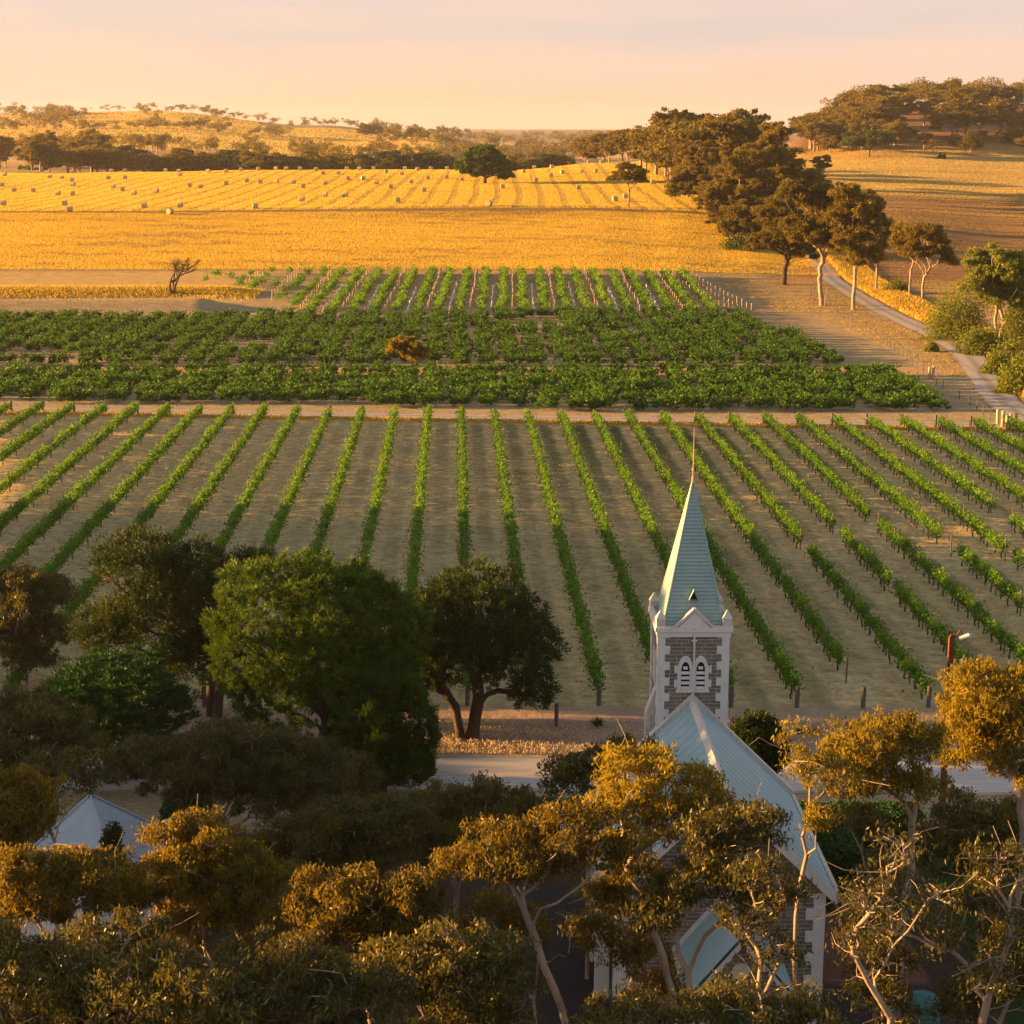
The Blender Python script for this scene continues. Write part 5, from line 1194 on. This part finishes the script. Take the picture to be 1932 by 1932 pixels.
# avenue along the gravel road, the nearest with crowns of their own
def avenue(label, base, ls, seed, d=None, tr=.35, fork=.25, mat='far', cr=1.35, per=210, leaf=(.42, .20), bark='bark', **kw):
    X, Y, z = hit(base[0], base[1], 200) if d is None else (*atY(base[0], base[1], d)[:2], 0)
    z = terr1(X, Y); el_ = []
    for L in ls:
        x, y, zz = atY(L[0], L[1], Y+(L[4] if len(L) > 4 else 0)); s_ = (Y*cP)/F
        k = max(3, int(PI*L[2]*L[3]*s_*s_*1.5/(cr*cr))); el_.append((x-X, y-Y, zz-z, L[2]*s_, L[2]*s_*.9, max(.8, L[3]*s_*.95), k, cr))
    tm, lm = euc_tree(seed, el_, fork*max(e[2] for e in el_), tr, leaf=leaf, per=per, mat=mat, bark=bark, droop=.5, twigs=2, rmin=.05, name='avenue_tree', **kw)
    t = thing('gum_tree', label, 'tree', (X, Y, z-.2)); link('trunk', tm, t); link('crown', lm, t); LEAFN[0] += len(lm.polygons); return t
avenue('stout dark-trunked gum where the paddock meets the gravel road', (1479, 538), [(1480, 440, 42, 40), (1440, 455, 30, 22), (1510, 470, 32, 25), (1470, 400, 45, 28)], 81, tr=.55, bark='barkd')
avenue('leaning white-limbed gum beside the start of the roadside fence', (1553, 577), [(1570, 400, 48, 46), (1530, 440, 48, 40), (1600, 440, 45, 42), (1545, 370, 42, 25), (1500, 430, 30, 25), (1500, 360, 35, 25)], 82, tr=.42, stems=2, fork=.2)
avenue('straight slim-trunked gum on the left verge of the gravel road', (1610, 585), [(1610, 400, 48, 45), (1640, 430, 36, 36), (1590, 460, 34, 30), (1600, 362, 34, 20), (1625, 480, 40, 24)], 83, tr=.34, fork=.45)
avenue('gum with a thin dark trunk just right of the gravel road', (1653, 552), [(1650, 455, 30, 32), (1635, 480, 28, 20)], 84, tr=.22, fork=.45)
avenue('twin gum with the thinner crown, right of the road', (1715, 562), [(1705, 450, 26, 32), (1722, 475, 24, 18)], 85, tr=.2, fork=.5)
avenue('open gum with spreading pale fork in the brown paddock', (1740, 568), [(1745, 440, 34, 26), (1770, 470, 30, 22), (1725, 470, 24, 18), (1790, 490, 20, 16)], 86, tr=.24, fork=.3)
avenue('large two-stemmed sunlit gum at the right edge by the road', (1885, 652), [(1880, 505, 58, 48), (1930, 515, 50, 48), (1845, 535, 38, 30), (1900, 550, 50, 32), (1945, 575, 40, 36)], 87, tr=.34, fork=.35, mat='bush', stems=2)
avenue('leafy gum filling the middle of the avenue behind the white-limbed gum', (1600, 500), [(1590, 395, 42, 36), (1630, 410, 36, 32), (1560, 380, 36, 30), (1640, 380, 26, 22)], 96, d=385, tr=.4, fork=.3)
avenue('low-branched gum at the field side of the avenue', (1440, 480), [(1425, 425, 44, 32), (1390, 430, 36, 26), (1460, 400, 36, 30), (1400, 395, 34, 24)], 97, d=395, tr=.4, fork=.25)
avenue('huge spreading gum halfway up the avenue', (1420, 440), [(1400, 340, 60, 42), (1450, 370, 50, 40), (1360, 380, 45, 30), (1410, 300, 50, 30), (1370, 410, 40, 22)], 88, d=410, tr=.6)
avenue('dark domed gum with a flat topknot above the middle of the avenue', (1480, 420), [(1470, 330, 50, 40), (1520, 350, 45, 35), (1465, 250, 32, 22), (1450, 290, 40, 30)], 89, d=440, tr=.5)
avenue('gum with bent white limb on the edge of the golden field', (1330, 420), [(1320, 330, 48, 36), (1290, 350, 36, 32), (1350, 350, 40, 30), (1330, 290, 40, 24)], 90, d=465, tr=.45)
bpr = [(1270,365,215,560),(1305,370,225,540),(1345,380,205,530),(1385,380,215,520),(1240,345,225,620),(1210,340,235,650),(1175,330,238,700),(1140,320,245,740),(1110,318,252,760),(1260,340,205,640),(1300,340,200,640),(1330,340,212,620),(1365,340,208,600),(1405,350,222,560),(1430,360,238,540),(1470,340,262,600),(1185,330,250,720),(1225,335,245,690),(1290,350,260,520),(1345,350,270,480),(1500,400,300,480),(1440,400,330,430),(1395,350,260,520),(1320,420,300,470),(1360,430,330,440),(1300,390,285,510),(1265,350,250,580),(1540,440,345,430),(1565,440,370,410),(1430,440,300,470),(1220,330,262,640),(1150,320,262,700),(1385,430,300,455),(1480,440,345,430),(1335,380,240,560),(1275,350,228,620)]
for j, (px, pb, pt, d) in enumerate(bpr):
    X, Y, _ = atY(px, pt, d); z = terr1(X, Y); h = max(9, min(26, hy(Y, pt)-z)); bg('tall bushland gum in the dense belt above the golden field', X, Y, h, rt.choice([0, 2, 4, 5, 1]), 'gums of the dense belt right of the bale field', wx=1.35)
for px, pt, hh in ((1258,200,1),(1290,205,1),(1385,200,1),(1420,203,1),(1310,210,1)):
    X, Y, _ = atY(px, pt, 610); bg('sparse gum with open twiggy top poking above the dense belt', X, Y, hy(Y, pt)-terr1(X, Y), rt.choice([1, 6]), 'open-topped gums above the belt', wx=.75)
# lone field trees
X, Y, z = hit(915, 346, 380)
avenue('big round lone tree in the bale field', (915, 346), [(912, 308, 46, 30), (890, 318, 30, 24), (940, 318, 28, 22), (955, 332, 14, 8), (912, 290, 32, 16)], 91, tr=.7, fork=.15, mat='pine', cr=1.6, per=200, leaf=(.5,.3), bark='barkd', shell=.4)
avenue('small open-crowned gum standing alone at the right of the bale field', (1186, 390), [(1190, 325, 28, 16), (1165, 333, 20, 10), (1205, 335, 18, 12), (1185, 312, 20, 7)], 92, tr=.26, fork=.45, cr=1.1)
avenue('small orange-leaved tree standing among the bush vines', (785, 697), [(765, 652, 32, 20), (785, 665, 22, 18), (750, 655, 20, 16)], 93, tr=.14, fork=.3, cr=.7, per=420, leaf=(.26,.15), mat='euc_lit', bark='barkd')
# bare tree by the dam
rng = np.random.RandomState(5); X, Y, z = hit(326, 556, 280); segs = []
def grow(p, d, L, r, lv):
    q = p + d*L*0.5 + rng.normal(size=3)*L*.05; e_ = q + (d+rng.normal(size=3)*.15)*L*.5
    segs.append((p, q, r, r*.85)); segs.append((q, e_, r*.85, r*.7))
    if lv <= 0: return
    for k in range(rng.randint(2, 4)):
        n_ = d*0.75 + rng.normal(size=3)*.55; n_[2] = abs(n_[2])*.9+.12; n_ /= np.linalg.norm(n_); grow(e_, n_, L*rng.uniform(.62, .85), r*.62, lv-1)
for k in range(3):
    d0 = np.array([rng.normal()*.35, rng.normal()*.3, 1.]); grow(np.array([k*.15-.15, 0, -.2]), d0/np.linalg.norm(d0), 2.7, .26, 5)
o = link('bare_tree', limb_mesh('bare_tree', segs, M['barkd'], 5), None, (X, Y, z)); tag(o, 'leafless dead tree on the grassy bank left of the staked vines', 'tree')
# bushes on the right
def shrub(label, base, rx, rz, seed, mat='bush', n=3500, leaf=.32, vm=.5, name='shrub', d=None, group=None):
    X, Y, z = hit(base[0], base[1], 200); s_ = Y*cP/F; sx, sz = rx*s_, rz*s_
    cen, ld, v, rng = leafblob(seed, n, sx, sx*.8, sz, mat, leaf, name, z0=.1, vm=vm, vb=.1)
    o = link(name, leaf_mesh(name, cen, ld, rng.uniform(.7, 1.3, n)*leaf, rng.uniform(.5, .9, n)*leaf, v, M[mat], rng), None, (X, Y, z)); tag(o, label, 'shrub', group); return o
shrub('large billowing green shrub on the far side of the gravel road', (1800, 640), 62, 100, 1, n=8500)
shrub('mid-height green shrub in front of the two-stemmed gum', (1855, 668), 52, 56, 2, n=5000, vm=.42)
shrub('tall shrub mass at the right edge under the two-stemmed gum', (1925, 655), 48, 100, 3, n=5000, vm=.42)
shrub('sunlit yellow-green shrub at the right edge above the road bend', (1922, 742), 46, 80, 4, n=5000, vm=.55)
shrub('low green bush on the outside of the road bend', (1880, 705), 32, 44, 5, n=2500)
shrub('golden green bush at the right edge by the road', (1905, 695), 42, 56, 8, n=3500, vm=.6)
shrub('small round orange bush on the inside of the road bend', (1757, 664), 15, 20, 6, n=1600, leaf=.25, vm=.75)
shrub('low dark green bush at the foot of the avenue in the golden field', (1400, 470), 42, 30, 7, 'dark', n=2600, leaf=.45, vm=.6)
shrub('pale green shrub at the edge of the brown paddock', (1692, 552), 26, 26, 9, n=1800)
shrub('small dark bush alone on the golden hillside', (1776, 300), 11, 11, 10, 'dark', n=500, leaf=.7)
for i, (p, w_) in enumerate((((45, 320), 12), ((62, 321), 13), ((82, 321), 11))): shrub(('left','middle','right')[i]+'most of three low green bushes at the far left edge of the bale field', p, w_, 9, 20+i, 'bushvine', n=350, leaf=.8)
# wooded hill on the right
HILLFAR = []
for j in range(135):
    t = rt.uniform(0.170, 0.345); d = 835 + 290*rt.random()**1.5
    if t > 0.24 and d < 862: continue
    if t < 0.20 and d < 850: continue
    if d > 1000: HILLFAR.append((t*d, d, rt.uniform(13, 20), 1.3, 0)); continue
    X, Y = t*d, d; bg('brown-green gum of the dense wood covering the right-hand hill', X, Y, rt.uniform(13, 20), rt.choice([0, 2, 4, 5, 3]), 'gums on the wooded hill', wx=1.3)
for j in range(42):
    t = rt.uniform(0.175, 0.345); d = rt.uniform(818, 880) + (18 if t < .2 else 0)
    bg('low scrubby tree along the lower edge of the wooded hill', t*d, d, rt.uniform(6, 10), rt.choice([3, 5, 2, 7]), 'scrub below the wooded hill', name='scrub_tree', wx=1.4)
avenue('dark umbrella-shaped tree at the foot of the wooded hill', (1640, 296), [(1640, 262, 38, 18), (1610, 268, 22, 12), (1672, 262, 22, 12)], 94, tr=.4, fork=.3, mat='dark', cr=1.6, per=120, leaf=(.6,.35), bark='barkd', vshift=.25)
avenue('slim lone gum at the left foot of the wooded hill', (1552, 352), [(1552, 312, 14, 10), (1540, 302, 10, 7), (1560, 300, 8, 8)], 95, tr=.22, fork=.5, cr=1.1)
# bands of trees on the left and in the distance
FAR = list(HILLFAR)
def band(label, group, n, pr, dr, hr, kinds, dark=.0, wx=1.1, skip=None):
    for j in range(n):
        px = rt.uniform(*pr); d = rt.uniform(*dr)
        if skip and skip(px, d): continue
        X = (px-966)/F*d*.985
        if d > 1000: FAR.append((X, d, rt.uniform(*hr)*1.0, wx, rt.choice(kinds))); continue
        bg(label, X, d, rt.uniform(*hr), rt.choice(kinds), group, wx=wx)
band('dark gum of the solid tree line just beyond the bale field', 'tree line beyond the bale field', 86, (60, 860), (815, 870), (9.5, 17), [0, 2, 3, 4, 5, 7], wx=1.4)
band('dark gum of the solid tree line just beyond the bale field', 'tree line beyond the bale field', 14, (930, 1065), (830, 890), (12, 17), [0, 2, 3, 7])
band('tall gum of the sunlit clump at the left edge beyond the bale field', 'sunlit gums at the far left', 16, (-20, 190), (830, 960), (14, 22), [1, 2, 5, 0])
band('hazy grey-green gum in the wooded valley behind the tree line', 'gums of the hazy valley', 74, (-20, 860), (1020, 1180), (9, 15), [0, 2, 3, 4, 5], skip=lambda p, d: p > 500 and d > 1250)
band('small tree dotted over the pale hills on the left skyline', 'trees dotted on the far left hills', 46, (-20, 720), (2100, 2380), (9, 15), [0, 2, 4, 5, 3], wx=1.3)
band('small tree', None, 60, (-20, 700), (1540, 1700), (9, 15), [0, 2, 4, 5, 3], wx=1.4, skip=lambda p, d: p > 560)
band('small tree', None, 12, (-20, 720), (1700, 2080), (9, 14), [0, 2, 4, 5, 3], wx=1.3)
band('gum of the clump on the shoulder of the far left hill', 'gums on the left hill shoulder', 30, (-20, 160), (1500, 2250), (14, 20), [0, 2, 5, 4], wx=1.3)
band('misty tree in the open valley in the centre distance', 'misty trees of the central valley', 260, (700, 1180), (1180, 3800), (10, 17), [0, 1, 2, 5], wx=1.2)
for j, (px, w_) in enumerate(((690, 15), (703, 14), (715, 12), (775, 13), (790, 12), (800, 10))):
    X = (px-966)/F*1750*.985; bg(('domed dark tree in the clump on the hill brow' if j < 3 else 'domed dark tree in the clump at the right end of the far hills'), X, 1750+j*5, w_, 3, 'hilltop clump' if j < 3 else 'hill-end clump', wx=1.3)
def far_trees():
    rng = np.random.RandomState(3); cs = []; vs = []; Ls = []; segs = []
    for (X, Y, h, wx, k) in FAR:
        z = terr1(X, Y)-.3; nl = rng.randint(5, 9); n = 700 if Y < 1200 else 420
        top = .62 if k != 3 else .52; R = h*.36*wx*rng.uniform(.8, 1.35)
        L = rng.normal(size=(nl, 3))*np.array([R*.55, R*.55, h*.13]) + np.array([0, 0, h*top]); i = rng.randint(0, nl, n)
        g = rng.normal(size=(n, 3)); g *= rng.rand(n, 1)**.4/np.linalg.norm(g, axis=1, keepdims=True)
        c = L[i]+g*np.array([R*.5, R*.5, h*.15]); c[:, 2] = np.maximum(c[:, 2], h*.12)
        cs.append(c+np.array([X, Y, z])); vs.append(np.clip(.42+rng.uniform(-.12, .12)+rng.normal(size=n)*.15, 0, 1)); Ls.append(np.full(n, h*(.06 if Y < 1200 else .085)))
        segs.append(((X, Y, z), (X, Y, z+h*.5), h*.028, h*.015))
    c = np.concatenate(cs); L = np.concatenate(Ls)
    o = link('distant_trees', leaf_mesh('distant_trees', c, rng.normal(size=(len(c), 3)), L, L*.7, np.concatenate(vs), M['far'], rng)); tag(o, 'countless small misty trees scattered over the far hills and valley', 'trees', None, 'stuff')
    o = link('distant_trunks', limb_mesh('distant_trunks', segs, M['bark'], 4)); o.parent = bpy.data.objects['distant_trees']; o['kind'] = 'stuff'
far_trees()
# unseen trees added left of the view, heights and widths shaped for their shade
def left_tree(X, Y, h, i): bg('unseen tall narrow tree added left of the vineyard to cast shade', X, Y, h, i, 'unseen shadow-casting trees left of the vineyard', name='shadow_caster_tree', wx=3.9/(h*.44))
def caster_h(Y):
    for y1, h in ((48, 23), (58, 15.5), (61, 17), (69, 23), (76, 26), (97, 12), (133, 18.5)):
        if Y < y1: return h
    return 14
for j in range(30):
    Y = 38 + j*3.4; left_tree(-82 + rt.uniform(-2, 2), Y, caster_h(Y)*rt.uniform(.95, 1.03), 3)
for Y in (36.5, 40.5, 44.5, 48, 61.5, 64.5, 67.5, 70.5, 73.5): left_tree(-90 + rt.uniform(-1, 1), Y, caster_h(Y)*1.03, 3)

# ------------------------------------------------------------------ dry grass along verges and banks
def grass_patch(name, label, pts, hgt, wid, seed, mat='grass', v0=.5):
    rng = np.random.RandomState(seed); pts = np.array(pts); n = len(pts); d = rng.normal(size=(n, 3))*.35; d[:, 2] = 1
    L = hgt*rng.uniform(.5, 1.3, n); z = terr(pts[:, 0], pts[:, 1]); c = np.stack([pts[:, 0], pts[:, 1], z+L*.4], 1)
    o = link(name, leaf_mesh(name, c, d, L, wid*rng.uniform(.6, 1.4, n), np.clip(v0+rng.normal(size=n)*.2, 0, 1), M[mat], rng)); tag(o, label, 'grass', None, 'stuff'); return o
rng = np.random.RandomState(8)
P = []
for i in range(len(RPg)-1):
    a = np.array(RPg[i]); b = np.array(RPg[i+1]); L = np.linalg.norm(b-a); n = int(L*130); t = rng.rand(n, 1); q = a+(b-a)*t; dn = np.array([-(b-a)[1], (b-a)[0]])/L
    if dn[0] < 0: dn = -dn
    off = rng.rand(n, 1)**1.2*7.5 + 2.7; P.append(q + dn*off)
grass_patch('dry_grass', 'tall golden dry grass along the outer side of the gravel road', np.concatenate(P), .8, .22, 1)
n = 9000; x = rng.uniform(-62, 60, n); y = track_y(x)-1.9-rng.rand(n)**1.5*1.6; grass_patch('dry_grass', 'orange dry grass edging the pale farm track', np.stack([x, y], 1), .30, .12, 2)
n = 16000; x = -rng.uniform(47, 100, n); y = 317+rng.normal(size=n)*2.6; grass_patch('dry_grass', 'golden long grass along the bank of the dam', np.stack([x, y], 1), .6, .14, 3)
n = 14000; x = rng.uniform(-14, 20, n); y = rng.uniform(yA+.5, yA+5.5, n); k_ = rng.rand(n) < np.exp(-((x+2)/7)**2)+.15; grass_patch('dry_grass', 'tawny tufts of dry grass under the dark forked tree', np.stack([x, y], 1)[k_], .20, .05, 4, mat='strawgrass', v0=.4)
# stubble and dry pasture: short upright blades that catch the low sun
def pasture(name, label, n, yr, tr, hgt, wid, seed, fn, mat='grass', pw=1.0):
    r = np.random.RandomState(seed); y = yr[0]+(yr[1]-yr[0])*r.rand(n)**pw; t = r.uniform(tr[0], tr[1], n); x = t*y
    keep, v, hh = fn(x, y, r); x, y, v, hh = x[keep], y[keep], v[keep], hh[keep]; n = len(x)
    a = r.uniform(0, 2*PI, n); ca, sa = np.cos(a), np.sin(a); z = terr(x, y); w = wid*r.uniform(.6, 1.4, n)*(.6+y/900); h = hgt*hh*r.uniform(.5, 1.3, n); lx, ly = r.normal(size=(2, n))*.12*h*2
    A = np.stack([x-ca*w/2, y-sa*w/2, z-.03], 1); B = np.stack([x+ca*w/2, y+sa*w/2, z-.03], 1); Cc = np.stack([x+ca*w*.3+lx, y+sa*w*.3+ly, z+h], 1); D = np.stack([x-ca*w*.3+lx, y-sa*w*.3+ly, z+h], 1)
    me = mesh_np(name, np.stack([A, B, Cc, D], 1).reshape(-1, 3), np.arange(n*4).reshape(-1, 4), [M[mat]], v=np.clip(v, 0, 1)); tag(link(name, me), label, 'grass', None, 'stuff')
def f_gold(x, y, r):
    k = (y > 356+.5*vnoise(x*.3, y*.3, 1)) & (y < 441); m = vnoise(x*.10, y*.28, 31)+.7*vnoise(x*.35, y*.9, 32); v = .85+.28*m+r.normal(size=len(x))*.10
    hill = np.exp(-((y-437)/12)**2)*.25; return k & ((m > -.55) | (r.rand(len(x)) < .35)), v-hill, np.ones(len(x))
def f_bale(x, y, r):
    k = (y > 446) & (y < 760) & (x/y < .118); s_ = np.sin((x+1.2*vnoise(x*.05, y*.03, 4))*2*PI/6.6); m = vnoise(x*.04, y*.04, 33)
    return k & ((s_ < .55) | (r.rand(len(x)) < .45)), .60+.10*m-.13*(s_ > .55)+r.normal(size=len(x))*.10, np.where(s_ > .55, .7, 1.0)
def f_right(x, y, r):
    k = (x/y > .158) & (y > 352); m = vnoise(x*.03, y*.12, 35)+.5*vnoise(x*.1, y*.5, 36); up = np.clip((y-600)/40, 0, 1)
    return k & (r.rand(len(x)) < np.where(y < 600, .30+.25*m, .85)), .12+.62*up+.2*m+r.normal(size=len(x))*.1, np.where(y < 600, .7, 1.2)
def f_far(x, y, r):
    m = vnoise(x*.01, y*.006, 37); return (m > -.6) & ((x/y < .12)|(y<1000)), .75+.2*m+r.normal(size=len(x))*.1, np.ones(len(x))*1.3
def f_pad(x, y, r):
    k = (x > 44+(345-y)*.07+4) | ((y > 292) & (x > 41+(351-y)*.10)); m = vnoise(x*.06, y*.9, 38)+.5*vnoise(x*.2, y*2.2, 39)
    for i in range(len(RPg)-1):
        a = np.array(RPg[i]); b = np.array(RPg[i+1]); L2 = ((b-a)**2).sum(); t = np.clip(((x-a[0])*(b-a)[0]+(y-a[1])*(b-a)[1])/L2, 0, 1); k &= np.hypot(x-a[0]-(b-a)[0]*t, y-a[1]-(b-a)[1]*t) > 2.5
    return k & (m > -.05), .35+.25*m+r.normal(size=len(x))*.12, np.where(m > .4, 1.4, .8)
pasture('pasture', 'thin grass laid as streaks of low sunlight over the bare paddock by the gravel road', 150000, (184, 352), (.10, .36), .12, .10, 55, f_pad, mat='paddock')  # streak layout and blade tone stand in for bands of low sun
pasture('stubble', 'golden mown grass of the near field', 520000, (354, 442), (-.34, .20), .15, .11, 51, f_gold)
pasture('stubble', 'golden striped stubble of the bale field', 480000, (445, 740), (-.34, .125), .18, .15, 52, f_bale)
pasture('pasture', 'brown and straw pasture on the right', 380000, (352, 860), (.155, .345), .18, .15, 53, f_right, mat='paddock')
pasture('pasture', 'pale dry grass of the far hills', 160000, (1250, 2500), (-.36, .0), .5, .9, 54, f_far, mat='paddock')
n = 170000; x = rng.uniform(-62, 62, n); y = 88+93*rng.rand(n)**1.3; k_ = (np.abs(x/y) < .33) & (vnoise(x*.9, y*.5, 4)+vnoise(x*.2, y*.1, 5)*.6 > .05); grass_patch('dry_grass', 'straw-coloured dry grass between the trellised vine rows', np.stack([x, y], 1)[k_], .11, .05, 5, mat='strawgrass', v0=.5)

# ------------------------------------------------------------------ evening haze
def haze():
    s = NT('haze'); v = s.n('ShaderNodeVolumePrincipled'); v.inputs['Color'].default_value = (0.80, 0.78, 0.80, 1); v.inputs['Density'].default_value = HAZE_D; v.inputs['Anisotropy'].default_value = 0.2
    s.l(v.outputs[0], s.out.inputs[1]); me = MB().box(-9000, 9000, -300, 9000, -8, 135).mesh('haze', s.m); o = link('haze', me); tag(o, 'warm evening haze over the valley', 'haze', None, 'stuff')
HAZE_D = 0.00006
haze()
